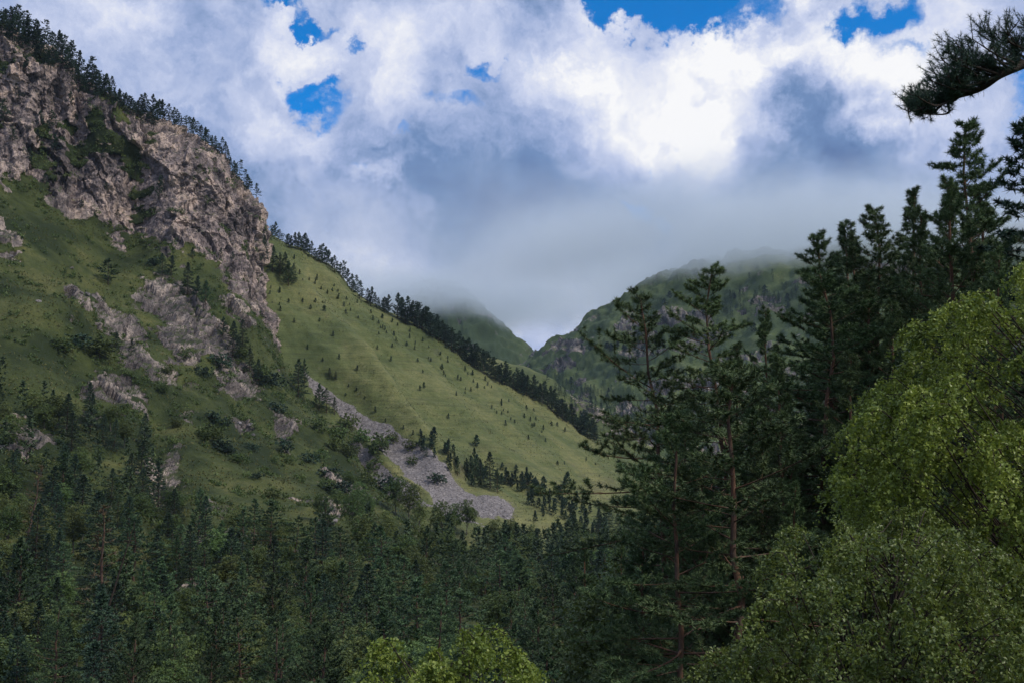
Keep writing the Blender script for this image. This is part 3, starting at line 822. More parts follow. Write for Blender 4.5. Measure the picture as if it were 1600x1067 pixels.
def grow_broad(lobes, rad, seed, n_spray, n_leaf, leaf, spray_len, droop=.6, base=(0, 0, 0), fork=.35, trunk_r=.12, quad=True, under=-.35):
    """crown made of drooping leafy sprays round the given lobes; lobes (M,3), rad (M,) or (M,3)"""
    r = np.random.default_rng(seed)
    lobes = np.asarray(lobes, float); M = len(lobes)
    rad = np.asarray(rad, float)
    if rad.ndim == 1: rad = np.repeat(rad[:, None], 3, 1)
    base = np.asarray(base, float)
    top = lobes[:, 2].max()
    cen = lobes.mean(0)
    # trunk towards the centre, then limbs to the lobes
    nt = 8; t = np.linspace(0, 1, nt)[:, None]
    apex = np.array([cen[0], cen[1], base[2] + (top - base[2]) * .85])
    mid = base + (apex - base) * .5 + np.array([(base[0] - cen[0]) * .25, 0, 0]) + r.normal(size=3) * .04 * (top - base[2])
    trunk = (1 - t) ** 2 * base + 2 * t * (1 - t) * mid + t ** 2 * apex
    tr = trunk_r * (1.05 - t[:, 0]) ** .8 + .01
    hfrac = np.clip((lobes[:, 2] - base[2]) / (apex[2] - base[2]) * .62 - .08 + r.normal(size=M) * .05, .08, .93)
    org = np.stack([np.interp(hfrac, t[:, 0], trunk[:, q]) for q in range(3)], 1)
    s = np.linspace(0, 1, 7)[None, :, None]
    ctrl = (org + lobes) / 2 + np.array([0, 0, 1.]) * np.linalg.norm(lobes - org, axis=1)[:, None] * .12 + r.normal(size=(M, 3)) * np.linalg.norm(lobes - org, axis=1)[:, None] * .07
    limbs = (1 - s) ** 2 * org[:, None] + 2 * s * (1 - s) * ctrl[:, None] + s ** 2 * lobes[:, None]
    lr = (trunk_r * .34) * (1 - .75 * s[..., 0]) * np.ones((M, 1)) + .004
    # sprays
    n = M * n_spray
    li = np.repeat(np.arange(M), n_spray)
    d = unit(r.normal(size=(n, 3))); d[:, 2] = np.where(d[:, 2] < under, -d[:, 2], d[:, 2]); 
    rr = (.45 + .55 * r.random((n, 1)) ** .5) * np.where(r.random((n, 1)) < .16, 1.45, 1.0)
    o_ = lobes[li] + d * rad[li] * rr
    out = unit(d * np.array([1, 1, .5]) + r.normal(size=(n, 3)) * .25)
    sl = spray_len * (.6 + .8 * r.random(n))
    q = np.linspace(0, 1, 4)[None, :, None]
    spray = o_[:, None] + out[:, None] * sl[:, None, None] * q
    spray[..., 2] -= droop * (q[..., 0] ** 1.8) * sl[:, None]
    inner = lobes[li] + (o_ - lobes[li]) * .15
    twig = np.stack([inner, (inner + o_) / 2 + r.normal(size=(n, 3)) * .05 * rad[li], o_, spray[:, 2]], 1)
    twr = np.array([.012, .009, .006, .002])[None] * np.ones((n, 1)) * (trunk_r / .12)
    # leaves
    idx = np.repeat(np.arange(n), n_leaf)
    f = r.random(len(idx)) ** .8
    k0 = f * 3; ki = np.minimum(k0.astype(int), 2); fr = (k0 - ki)[:, None]
    p = spray[idx, ki] * (1 - fr) + spray[idx, ki + 1] * fr + r.normal(size=(len(idx), 3)) * spray_len * .13
    nrm = unit(r.normal(size=(len(idx), 3)) + np.array([0, 0, .9]) + d[idx] * .5)
    a = unit(np.cross(nrm, r.normal(size=(len(idx), 3)))); b = np.cross(nrm, a)
    sz = leaf * (.6 + .75 * r.random((len(idx), 1)))
    if quad:
        tri = np.stack([p - a * sz * .55, p + b * sz * .38 + nrm * sz * .1, p + a * sz * .6 - nrm * sz * .1, p - b * sz * .38], 1)
    else:
        tri = np.stack([p - a * sz * .6, p + b * sz * .6, p + a * sz * .6 - b * sz * .2], 1)
    tint = np.clip(r.random(n)[idx] * .45 + r.random(len(idx)) * .35 + .2 * r.random(M)[li][idx], 0, 1)
    return dict(trunk=(trunk, tr), limbs=(limbs, lr), twigs=(twig, twr), tri=tri, tint=tint)

def broad_kind(name, H, W, seed, mat, bark, M=16, n_spray=34, n_leaf=20, leaf=.25, conic=.0):
    r = np.random.default_rng(seed)
    lob = []
    while len(lob) < M:
        p = r.uniform(-1, 1, 3)
        wz = 1 - conic * (p[2] * .5 + .5)
        if (p[0] / wz) ** 2 + (p[1] / wz) ** 2 + p[2] ** 2 < 1 and all(np.linalg.norm((p - q)) > .38 for q in lob): lob.append(p)
        elif r.random() < .02: lob.append(p * .7)
    lob = np.array(lob) * np.array([W * .36, W * .36, H * .33]) + np.array([0, 0, H * .60])
    rad = np.repeat(W * .19, M) * (.8 + .5 * r.random(M))
    g = grow_broad(lob, np.stack([rad, rad, rad * 1.05], 1), seed, n_spray, n_leaf, leaf, W * .12, .5, trunk_r=H * .014, quad=False)
    tv = tubes(g['trunk'][0][None], g['trunk'][1][None], 5); lv = tubes(g['limbs'][0][:, ::2], g['limbs'][1][:, ::2], 3)
    return Kind(H, [('trunk', mesh_from(name + '_trunk', *merge([tv, lv]), bark), []), ('crown', tri_mesh(name + '_crown', g['tri'], g['tint'], mat), [])])

def bush_kind(name, H, W, seed, mat, M=7, n_spray=18, n_leaf=12, leaf=.26):
    r = np.random.default_rng(seed)
    lob = r.uniform(-1, 1, (M, 3)) * np.array([W * .27, W * .27, H * .22]) + np.array([0, 0, H * .48])
    g = grow_broad(lob, np.repeat(W * .25, M), seed, n_spray, n_leaf, leaf, W * .13, .3, trunk_r=.06, quad=False, under=-.9)
    lv = tubes(g['limbs'][0][:, ::2], g['limbs'][1][:, ::2], 3)
    return Kind(H, [('stem', mesh_from(name + '_stem', *lv, M_bark_dark), []), ('crown', tri_mesh(name + '_crown', g['tri'], g['tint'], mat), [])])

FAR_PINES = [
    conifer_kind('pine', 15, 11, M_pine, M_bark_far, cb=.12, spread=.30, nb=54, ns=6, gap=.24, K=11, nl=.38, nw=.15),
    conifer_kind('pine', 16, 12, M_pine, M_bark_far, cb=.22, spread=.27, nb=50, ns=6, gap=.24, K=11, nl=.38, nw=.15, sparse=.1),
    conifer_kind('pine', 13, 13, M_pine, M_bark_far, cb=.05, spread=.31, nb=54, ns=6, gap=.24, K=11, nl=.38, nw=.15, style='young'),
    conifer_kind('pine', 15, 14, M_pine, M_bark_far, cb=.05, spread=.27, nb=60, ns=6, gap=.26, K=11, nl=.38, nw=.15, style='young'),
    conifer_kind('pine', 14, 15, M_pine, M_bark_far, cb=.25, spread=.33, nb=40, ns=6, gap=.24, K=11, nl=.38, nw=.15, lean=.05, lopside=.3),
]
MID_PINES = [
    conifer_kind('mid_pine', 14, 81, M_pine, M_bark_far, cb=.12, spread=.30, nb=54, ns=7, gap=.10, K=16, nl=.22, nw=.050),
    conifer_kind('mid_pine', 13, 82, M_pine, M_bark_far, cb=.05, spread=.31, nb=54, ns=7, gap=.10, K=16, nl=.22, nw=.050, style='young'),
    conifer_kind('mid_pine', 15, 83, M_pine, M_bark_far, cb=.06, spread=.27, nb=64, ns=7, gap=.11, K=16, nl=.22, nw=.050, style='young'),
]
FAR_FIRS = [
    conifer_kind('fir', 17, 21, M_fir, M_bark_dark, cb=.04, spread=.25, nb=90, ns=6, gap=.32, K=6, nl=.46, nw=.18, style='fir'),
    conifer_kind('fir', 15, 22, M_fir, M_bark_dark, cb=.03, spread=.29, nb=80, ns=6, gap=.32, K=6, nl=.46, nw=.18, style='fir'),
    conifer_kind('fir', 18, 23, M_fir, M_bark_dark, cb=.05, spread=.21, nb=95, ns=6, gap=.32, K=6, nl=.46, nw=.18, style='fir'),
]
FAR_BROADS = [
    broad_kind('broadleaf', 12, 8, 31, M_leaf, M_bark_grey),
    broad_kind('broadleaf', 14, 8, 32, M_leaf, M_bark_grey, conic=.45),
    broad_kind('broadleaf', 10, 7.5, 33, M_leaf, M_bark_grey, M=13),
]
RIDGE_PINES = [
    conifer_kind('ridge_pine', 12, 41 + i, M_fir, M_bark_dark, cb=(.18, .35, .05, .15)[i], spread=(.30, .36, .28, .26)[i], nb=(30, 20, 44, 34)[i], ns=5, gap=.24, K=8, nl=.5, nw=.22,
                 style=('pine', 'pine', 'fir', 'young')[i], lopside=(.2, .5, 0, 0)[i], lean=(0, .06, 0, -.03)[i]) for i in range(4)]
YOUNG = [
    conifer_kind('young_pine', 3.2, 51 + i, M_fir, M_bark_dark, cb=.03, spread=(.30, .38, .24)[i], nb=20, ns=4, gap=.22, K=5, nl=.42, nw=.2, style='young') for i in range(3)]
BUSHES = [bush_kind('bush', 3.0, 4.0, 61, M_leaf), bush_kind('bush', 2.4, 4.2, 62, M_leaf, M=6), bush_kind('bush', 4.0, 3.8, 63, M_leaf, M=9)]
DARK_BUSHES = [bush_kind('dark_bush', 2.6, 3.6, 64, M_fir, M=6), bush_kind('dark_bush', 2.0, 3.8, 65, M_fir, M=6)]
SNAG = conifer_kind('dead_tree', 14, 71, M_dry, M_bark_far, cb=.2, spread=.13, nb=26, ns=4, gap=1.0, K=3, nl=.4, nw=.1)

# ------------------------------------------------------------------ putting trees on the ground
bpy.context.view_layer.update()
# depth lookup: which terrain point the photograph shows at (px, py)
_cs = 3.0
_all, _own = [], []
for k_, o_ in enumerate((spur, slope, back_spur, right_mt, left_mt, ground)):
    n_ = len(o_.data.vertices); v_ = np.empty(n_ * 3, np.float32); o_.data.vertices.foreach_get('co', v_)
    v_ = v_.reshape(-1, 3).astype(float)
    if o_ is ground: v_ = v_[(v_[:, 1] > 60) & (v_[:, 1] < 700)]
    else: v_ = v_[v_[:, 1] > 30]
    _all.append(v_); _own.append(np.full(len(v_), k_))
_all = np.concatenate(_all); _own = np.concatenate(_own)
_onames = ('craggy_hill', 'grass_slope', 'rocky_back_spur', 'right_mountain', 'far_mountain', 'ground')
_px, _py = proj(_all)
_keep = (_px > -150) & (_px < 1750) & (_py > -200) & (_py < 1100)
_all, _own, _px, _py = _all[_keep], _own[_keep], _px[_keep], _py[_keep]
_ix = ((_px + 150) / _cs).astype(int); _iy = ((_py + 200) / _cs).astype(int)
_order = np.argsort(-_all[:, 1])
ZB = np.full((int(1900 / _cs) + 2, int(1300 / _cs) + 2), -1)
ZB[_ix[_order], _iy[_order]] = _order
def cast(px, py):
    i, j = int((px + 150) / _cs), int((py + 200) / _cs)
    if not (0 <= i < ZB.shape[0] and 0 <= j < ZB.shape[1]): return None
    for rad in (0, 1, 2):
        blk = ZB[max(0, i - rad):i + rad + 1, max(0, j - rad):j + rad + 1].ravel(); blk = blk[blk >= 0]
        if len(blk):
            q = blk[np.argmin((_px[blk] - px) ** 2 + (_py[blk] - py) ** 2)]
            return (0, Vector(_all[q]), _onames[_own[q]])
    return None

def skyline(px, names):
    """the highest point of the named hills along the column px"""
    i = int((px + 150) / _cs)
    for j in range(ZB.shape[1]):
        q = ZB[i, j]
        if q >= 0 and _onames[_own[q]] in names: return Vector(_all[q]), _py[q]
    return None, None

def height(x, y, targets=(spur, slope, ground)):
    z = -1e9; nm = None
    for o_ in targets:
        ok, loc, nr, _ = o_.ray_cast(Vector((x, y, 900)), Vector((0, 0, -1)))
        if ok and loc.z > z: z = loc.z; nm = o_.name
    return z, nm

TREES = []     # everything that gets a label later
def plant(kind, x, y, z, H, name, cat, rot=None, wide=1.0, zone='', simple=False, tilt=0.0, look=''):
    s = H / kind.H
    root = None
    rot = random.uniform(0, 6.283) if rot is None else rot
    if simple:
        root = bpy.data.objects.new(name, kind.parts[-1][1])
    else:
        root = bpy.data.objects.new(name, None); root.empty_display_size = .5
    col.objects.link(root)
    root.location = (x, y, z - .15)
    root.rotation_euler = (random.uniform(-.03, .03), tilt + random.uniform(-.03, .03), rot)
    root.scale = (s * wide, s * wide, s)
    root['category'] = cat
    if not simple:
        for nm, me, _ in kind.parts:
            c = bpy.data.objects.new(nm, me); col.objects.link(c); c.parent = root
    px_, py_ = proj(np.array([[x, y, z]]))
    _, pt_ = proj(np.array([[x, y, z + H]]))
    TREES.append(dict(o=root, px=float(px_[0]), py=float(py_[0]), top=float(pt_[0]), D=y, H=H, zone=zone, name=name, cat=cat, look=look))
    return root

def plant_px(kind, px, py, hpx, name, cat, zone='', wide=1.0, sink=0.0, **kw):
    c = cast(px, py)
    if c is None: return None
    loc = c[1]
    H = hpx * loc.y / F
    return plant(kind, loc.x, loc.y, loc.z - sink, H, name, cat, zone=zone, wide=wide, **kw)

def pick(lst): return lst[random.randrange(len(lst))]

# trees along the skyline of the spur and of the grass slope
def ridge_trees(x0, x1, n, hmin, hmax, zone, kinds, hill, below=6, wide=1.0):
    for i in range(n):
        px_ = x0 + (i + random.random() * .95) / n * (x1 - x0)
        pt, py_ = skyline(px_, (hill,))
        if pt is None: continue
        c = cast(px_, py_ + random.uniform(0, below))
        if c is None or c[2] != hill: c = (0, pt, hill)
        v_ = c[1]
        plant(pick(kinds), v_.x, v_.y, v_.z - .6, random.uniform(hmin, hmax), 'ridge_pine', 'tree', zone=zone, wide=wide)

ridge_trees(-15, 130, 44, 9, 15, 'cliff_top_high', RIDGE_PINES, 'craggy_hill', 34, 1.25)
ridge_trees(0, 150, 18, 9, 16, 'cliff_top_high', RIDGE_PINES, 'craggy_hill', 4, 1.2)
ridge_trees(130, 255, 46, 7, 13, 'cliff_top_high', RIDGE_PINES, 'craggy_hill', 20, 1.2)
ridge_trees(255, 400, 32, 6, 12, 'cliff_top_low', RIDGE_PINES, 'craggy_hill', 7, 1.1)
ridge_trees(398, 612, 46, 8, 15, 'slope_ridge_high', RIDGE_PINES, 'grass_slope', 4, 1.25)
ridge_trees(622, 765, 48, 12, 20, 'slope_ridge_mid', RIDGE_PINES + [FAR_FIRS[0]], 'grass_slope', 5, 1.2)
ridge_trees(765, 935, 60, 11, 19, 'slope_ridge_low', RIDGE_PINES + [FAR_FIRS[1]], 'grass_slope', 6, 1.2)

# single trees that can be picked out on the slopes: (px, py of the foot, height in px, kind)
for px_, py_, h_, kd, wd_ in [
    (168, 446, 42, RIDGE_PINES[0], 1.5), (252, 430, 36, FAR_FIRS[1], 1.3), (268, 432, 34, RIDGE_PINES[3], 1.2), (292, 462, 52, FAR_FIRS[1], 1.1), (306, 470, 40, RIDGE_PINES[3], 1.2),
    (318, 478, 40, FAR_PINES[2], 1.2), (364, 556, 56, FAR_FIRS[1], 1.05), (380, 545, 46, FAR_FIRS[0], 1.1), (350, 530, 36, RIDGE_PINES[3], 1.2), (392, 580, 38, FAR_FIRS[1], 1.2),
    (404, 600, 40, FAR_FIRS[1], 1.2), (212, 276, 32, RIDGE_PINES[1], 1.0), (246, 318, 44, RIDGE_PINES[3], .8), (254, 300, 26, RIDGE_PINES[0], 1.0), (30, 165, 30, RIDGE_PINES[0], 1.2),
    (62, 200, 30, RIDGE_PINES[3], 1.2), (58, 228, 28, RIDGE_PINES[3], 1.1), (80, 205, 36, RIDGE_PINES[0], 1.0), (24, 150, 26, RIDGE_PINES[3], 1.2), (120, 130, 24, RIDGE_PINES[3], 1.2), (86, 240, 30, RIDGE_PINES[3], 1.2),
    (8, 130, 36, RIDGE_PINES[3], 1.1), (4, 190, 40, RIDGE_PINES[0], 1.1), (130, 175, 20, RIDGE_PINES[3], 1.2), (115, 195, 24, RIDGE_PINES[3], 1.2), (160, 250, 18, RIDGE_PINES[3], 1.2),
    (100, 265, 26, RIDGE_PINES[3], 1.3), (45, 250, 22, RIDGE_PINES[0], 1.3), (140, 215, 20, RIDGE_PINES[3], 1.3), (20, 225, 24, RIDGE_PINES[3], 1.3), (70, 290, 20, RIDGE_PINES[3], 1.3), (165, 300, 18, RIDGE_PINES[0], 1.3),
    (110, 165, 24, RIDGE_PINES[3], 1.3), (40, 110, 24, RIDGE_PINES[3], 1.4), (190, 230, 18, RIDGE_PINES[3], 1.3), (128, 330, 18, RIDGE_PINES[3], 1.3), (300, 405, 20, RIDGE_PINES[3], 1.2), (345, 405, 18, RIDGE_PINES[3], 1.2), (365, 410, 18, RIDGE_PINES[3], 1.2),
    (180, 548, 30, RIDGE_PINES[0], 1.5), (155, 560, 34, RIDGE_PINES[3], 1.3), (205, 555, 26, RIDGE_PINES[3], 1.2), (185, 345, 18, RIDGE_PINES[0], 1.2)]:
    plant_px(kd, px_, py_, h_, 'pine_tree', 'tree', zone='crag', wide=wd_)
for px_, py_, h_, kd, wd_ in [
    (412, 408, 42, FAR_FIRS[2], 1.1), (424, 424, 42, FAR_FIRS[1], 1.1), (436, 432, 38, FAR_PINES[3], 1.1), (450, 446, 40, FAR_PINES[2], 1.2), (458, 440, 30, FAR_FIRS[1], 1.1), (444, 425, 34, FAR_FIRS[1], 1.1),
    (466, 618, 58, FAR_FIRS[1], 1.2), (476, 600, 40, FAR_PINES[3], 1.1), (498, 640, 42, FAR_PINES[2], 1.2), (512, 645, 38, FAR_PINES[0], 1.2), (524, 648, 28, FAR_PINES[3], 1.1),
    (514, 590, 18, FAR_FIRS[1], 1.2), (524, 594, 14, FAR_FIRS[1], 1.2), (766, 760, 56, FAR_FIRS[1], 1.25), (752, 756, 40, FAR_FIRS[1], 1.1), (742, 750, 34, FAR_PINES[2], 1.2), (730, 745, 30, FAR_PINES[3], 1.2), (778, 768, 36, FAR_PINES[3], 1.1),
    (700, 710, 26, FAR_FIRS[1], 1.0), (664, 712, 18, FAR_FIRS[1], 1.1), (676, 696, 20, FAR_PINES[2], 1.1), (690, 745, 22, FAR_FIRS[1], 1.1), (716, 742, 24, FAR_PINES[3], 1.1)]:
    plant_px(kd, px_, py_, h_, 'pine_tree', 'tree', zone='slope', wide=wd_)

# bushes on the crag and along the scree
for px_, py_, h_, wd_ in [(330, 690, 30, 1.3), (318, 680, 22, 1.2), (356, 708, 16, 1.2), (345, 700, 20, 1.2), (345, 665, 16, 1.3), (330, 655, 16, 1.2), (252, 610, 18, 1.2), (400, 745, 12, 1.3), (430, 640, 14, 1.2), (445, 700, 18, 1.2), (455, 722, 14, 1.1), (370, 720, 12, 1.6),
                          (430, 775, 16, 1.3), (495, 715, 16, 1.2), (482, 720, 14, 1.2), (410, 590, 22, 1.2), (425, 600, 20, 1.2), (340, 570, 18, 1.2), (320, 585, 14, 1.2), (150, 555, 22, 1.6), (98, 545, 16, 1.6), (120, 540, 18, 1.4), (85, 640, 20, 1.5),
                          (262, 585, 18, 1.2), (275, 665, 16, 1.3), (290, 560, 14, 1.3), (240, 415, 16, 1.2), (395, 700, 10, 1.4), (380, 560, 22, 1.4), (515, 745, 16, 1.3), (530, 770, 18, 1.2), (505, 760, 14, 1.4)]:
    plant_px(pick(DARK_BUSHES + BUSHES), px_, py_, h_, 'bush', 'bush', zone='crag_bush', wide=wd_)
for px_, py_, h_, kd, wd_ in [(592, 706, 32, BUSHES[0], 1.1), (686, 752, 16, DARK_BUSHES[0], 1.3), (640, 702, 14, BUSHES[1], 1.1), (545, 672, 26, BUSHES[0], 1.0), (560, 690, 20, BUSHES[1], 1.0), (530, 690, 34, BUSHES[2], 1.2), (548, 715, 30, BUSHES[2], 1.0),
                              (575, 760, 30, BUSHES[0], 1.0), (600, 770, 30, DARK_BUSHES[0], 1.0), (520, 700, 28, BUSHES[2], 1.0), (612, 690, 16, BUSHES[0], 1), (498, 672, 22, BUSHES[0], 1.1), (580, 735, 18, BUSHES[1], 1.2), (645, 725, 12, BUSHES[1], 1.2)]:
    plant_px(kd, px_, py_, h_, 'bush', 'bush', zone='scree_bush', wide=wd_)
for px_, py_, h_, kd, wd_ in [(638, 815, 62, 0, 1.0), (618, 800, 56, 2, .9), (655, 830, 50, 1, .9), (690, 845, 62, 0, 1.0), (712, 835, 50, 1, .8), (730, 835, 52, 2, .9), (748, 850, 46, 1, .9), (575, 815, 50, 1, 1), (550, 830, 60, 0, .9), (525, 800, 36, 2, 1.0),
                              (500, 812, 40, 0, 1.0), (775, 850, 40, 0, 1), (600, 860, 60, 1, 1), (565, 860, 58, 0, 1), (660, 880, 60, 2, .9), (700, 885, 56, 0, .9), (545, 770, 34, 2, 1.0), (560, 790, 40, 0, 1.0), (800, 850, 40, 2, 1), (830, 860, 40, 1, 1)]:
    plant_px(FAR_BROADS[kd], px_, py_, h_, 'broadleaf_tree', 'tree', zone='scree_foot', wide=wd_)

# young pines dotted over the grass slope
r_ = np.random.default_rng(99)
spots = [(472, 470), (483, 478), (492, 470), (505, 482), (538, 474), (541, 486), (580, 485), (582, 497), (430, 400), (470, 425), (497, 432), (520, 450), (560, 470), (620, 530), (650, 540), (672, 560), (690, 575), (720, 590), (745, 600), (700, 555), (640, 515),
         (610, 560), (590, 540), (660, 600), (712, 612), (785, 625), (740, 580), (820, 650), (850, 668), (650, 690), (700, 690), (545, 600), (555, 606), (540, 614), (572, 620), (630, 665), (645, 672), (500, 500), (560, 575), (585, 640), (600, 655), (432, 498), (440, 480), (452, 470),
         (520, 520), (480, 540), (505, 560), (436, 455), (460, 500), (530, 555), (655, 605), (790, 660), (700, 650), (835, 660)]
for (a, b) in spots: plant_px(pick(YOUNG), a, b + 4, r_.uniform(5, 10), 'young_pine', 'young tree', zone='slope_young', wide=1.0)
count = 0
while count < 226:
    u_ = r_.random()
    if u_ < .46:      # band down by the scree
        s_ = r_.random() ** .7; a = 640 + s_ * 300; b = 690 + s_ * 130 + r_.normal() * 13
        hh = r_.uniform(9, 20)
    elif u_ < .72:      # just under the skyline
        s_ = r_.random(); a = 420 + s_ * 520; b = 372 + s_ * 330 + abs(r_.normal()) * 26 + 6
        hh = r_.uniform(4, 8)
    else:
        a = r_.uniform(415, 960); b = r_.uniform(380, 800); hh = r_.uniform(3, 6.5)
        if fbm(np.array([[a / 45., b / 45., 2.]]), 2)[0] < .12: continue
    c = cast(a, b)
    if c is None or c[2] != 'grass_slope': continue
    H_ = hh * c[1].y / F
    plant(pick(YOUNG), c[1].x, c[1].y, c[1].z, H_, 'young_pine', 'young tree', zone='slope_young' if u_ >= .46 else 'scree_young', wide=r_.uniform(.85, 1.2))
    count += 1

# ------------------------------------------------------------------ the forest on the valley floor
forest_poly = [(-60, 560), (20, 560), (60, 640), (150, 660), (235, 680), (240, 770), (300, 835), (390, 850), (470, 850), (560, 868), (700, 880), (800, 865), (870, 850), (930, 838), (1010, 815), (1250, 800), (1700, 800), (1700, 3000), (-60, 3000)]
placed = []
def too_close(x, y, dmin):
    for (a, b) in placed:
        if abs(a - x) < dmin and abs(b - y) < dmin and (a - x) ** 2 + (b - y) ** 2 < dmin * dmin: return True
    return False
def clearing(x, y):
    p_, q_ = proj(np.array([[x, y, 0.5]]))
    return 728 < p_[0] < 782 and 115 < y < 262
cands = []
yy = 62.0
while yy < 640:
    sp = 7.3 + yy * .009
    half = yy * .52
    xx = -half
    while xx < yy * .30:
        cands.append((xx + r_.uniform(-.42, .42) * sp, yy + r_.uniform(-.42, .42) * sp)); xx += sp
    yy += sp
n_forest = 0
REST = []
for (x_, y_) in cands:
    if np.hypot(x_, y_) < 58 or (x_ > 3 and y_ < 70): continue
    z_, nm = height(x_, y_)
    p_, q_ = proj(np.array([[x_, y_, z_]])); p_, q_ = float(p_[0]), float(q_[0])
    if p_ < -60 or p_ > 1180: continue
    if float(sd_poly(np.array([p_]), np.array([min(q_, 2900)]), forest_poly)[0]) < 0: continue
    if clearing(x_, y_): continue
    z_top = proj(np.array([[x_, y_, z_ + 14]]))[1][0]
    if z_top > 1090: continue
    lfac = float(sstep(430, 150, np.array(p_)))
    cands_k = r_.random()
    if cands_k < .08 + .34 * lfac + (.1 if p_ > 850 else 0): kd, nm_, H_ = pick(FAR_FIRS), 'fir_tree', r_.uniform(10, 17)
    elif cands_k < .70: kd, nm_, H_ = pick(FAR_PINES), 'pine_tree', r_.uniform(9, 17.5)
    else: kd, nm_, H_ = pick(FAR_BROADS), 'broadleaf_tree', r_.uniform(7, 12)
    if y_ < 110: H_ *= .9
    cy_lim = (760 - q_) / 1.0
    REST.append((kd, x_, y_, z_, H_, nm_, p_, q_))
# nearest first, so that the ones that show largest are trees of their own
REST.sort(key=lambda t_: t_[2])
print('forest candidates', len(REST))
quota = {'pine_tree': 268 - sum(1 for t_ in TREES if t_['name'] == 'pine_tree'), 'fir_tree': 170, 'broadleaf_tree': 210}
left_over = []
for t_ in REST:
    kd, x_, y_, z_, H_, nm_, p_, q_ = t_
    if quota[nm_] > 0:
        quota[nm_] -= 1
        if nm_ == 'pine_tree' and y_ < 150: kd = pick(MID_PINES)
        plant(kd, x_, y_, z_, H_, nm_, 'tree', zone='forest', wide=r_.uniform(1.0, 1.5) * (1.0 if nm_ == 'fir_tree' else 1))
        n_forest += 1
    else: left_over.append(t_)
print('forest', n_forest, 'left over', len(left_over))

# woods that read as one mass: far belts and the rest of the forest, joined from small conifers
def mini_conifer(seed, H=12, W=.2):
    g = grow_conifer(H, seed, cb=.1, spread=W, nb=20, ns=3, gap=.8, K=4, nl=.9, nw=.42, style='fir')
    return g['tri'], g['tint']
MINI = [mini_conifer(s_) for s_ in (1, 2, 3)]
def wood_mass(name, spots, mat, **props):
    T, Q = [], []
    for (x_, y_, z_, H_) in spots:
        tri, tint = MINI[random.randrange(3)]
        a = random.uniform(0, 6.28); s_ = H_ / 12
        R = np.array([[math.cos(a), -math.sin(a), 0], [math.sin(a), math.cos(a), 0], [0, 0, 1]])
        T.append(tri @ R.T * s_ + np.array([x_, y_, z_ - .3])); Q.append(np.clip(tint * .7 + random.random() * .35, 0, 1))
    return obj(name, tri_mesh(name, np.concatenate(T), np.concatenate(Q), mat), kind='stuff', **props)
spots = []
while len(spots) < 480:
    u_ = r_.random()
    if u_ < .35: a, b = r_.uniform(850, 1040), 0; b = 600 + (a - 850) * .42 + r_.normal() * 14
    elif u_ < .75: a = r_.uniform(1000, 1330); b = r_.uniform(590, 700) + r_.normal() * 10
    else: a = r_.uniform(1120, 1300); b = 455 + r_.normal() * 14 + (1250 - a) * .25
    c = cast(a, b)
    if c is None or c[2] not in ('right_mountain', 'rocky_back_spur'): continue
    if c[1].y < 1000 and b < 640: continue
    spots.append((c[1].x, c[1].y, c[1].z, r_.uniform(9, 16) * (1 if c[1].y > 1400 else .8)))
wood_mass('distant_woods', spots, M_fir, label='dark conifer woods in the side valley below the cloudy mountain')
if left_over:
    wood_mass('forest_mass', [(t_[1], t_[2], t_[3], t_[4]) for t_ in left_over], M_pine, label='farthest conifers of the valley forest at the foot of the slopes')
# trees one can tell apart on the far mountain
for i in range(70):
    for _ in range(20):
        u_ = r_.random()
        if u_ < .45: a = r_.uniform(900, 1040); b = 546 + r_.normal() * 5 - (a - 960) * .08
        elif u_ < .7: a = r_.uniform(880, 1100); b = r_.uniform(560, 640)
        else: a = r_.uniform(985, 1240); b = r_.uniform(455, 560)
        c = cast(a, b)
        if c is not None and c[2] == 'right_mountain':
            plant(pick(YOUNG), c[1].x, c[1].y, c[1].z, r_.uniform(8, 15), 'mountain_pine', 'tree', zone='far_mountain', simple=True, wide=1.4); break

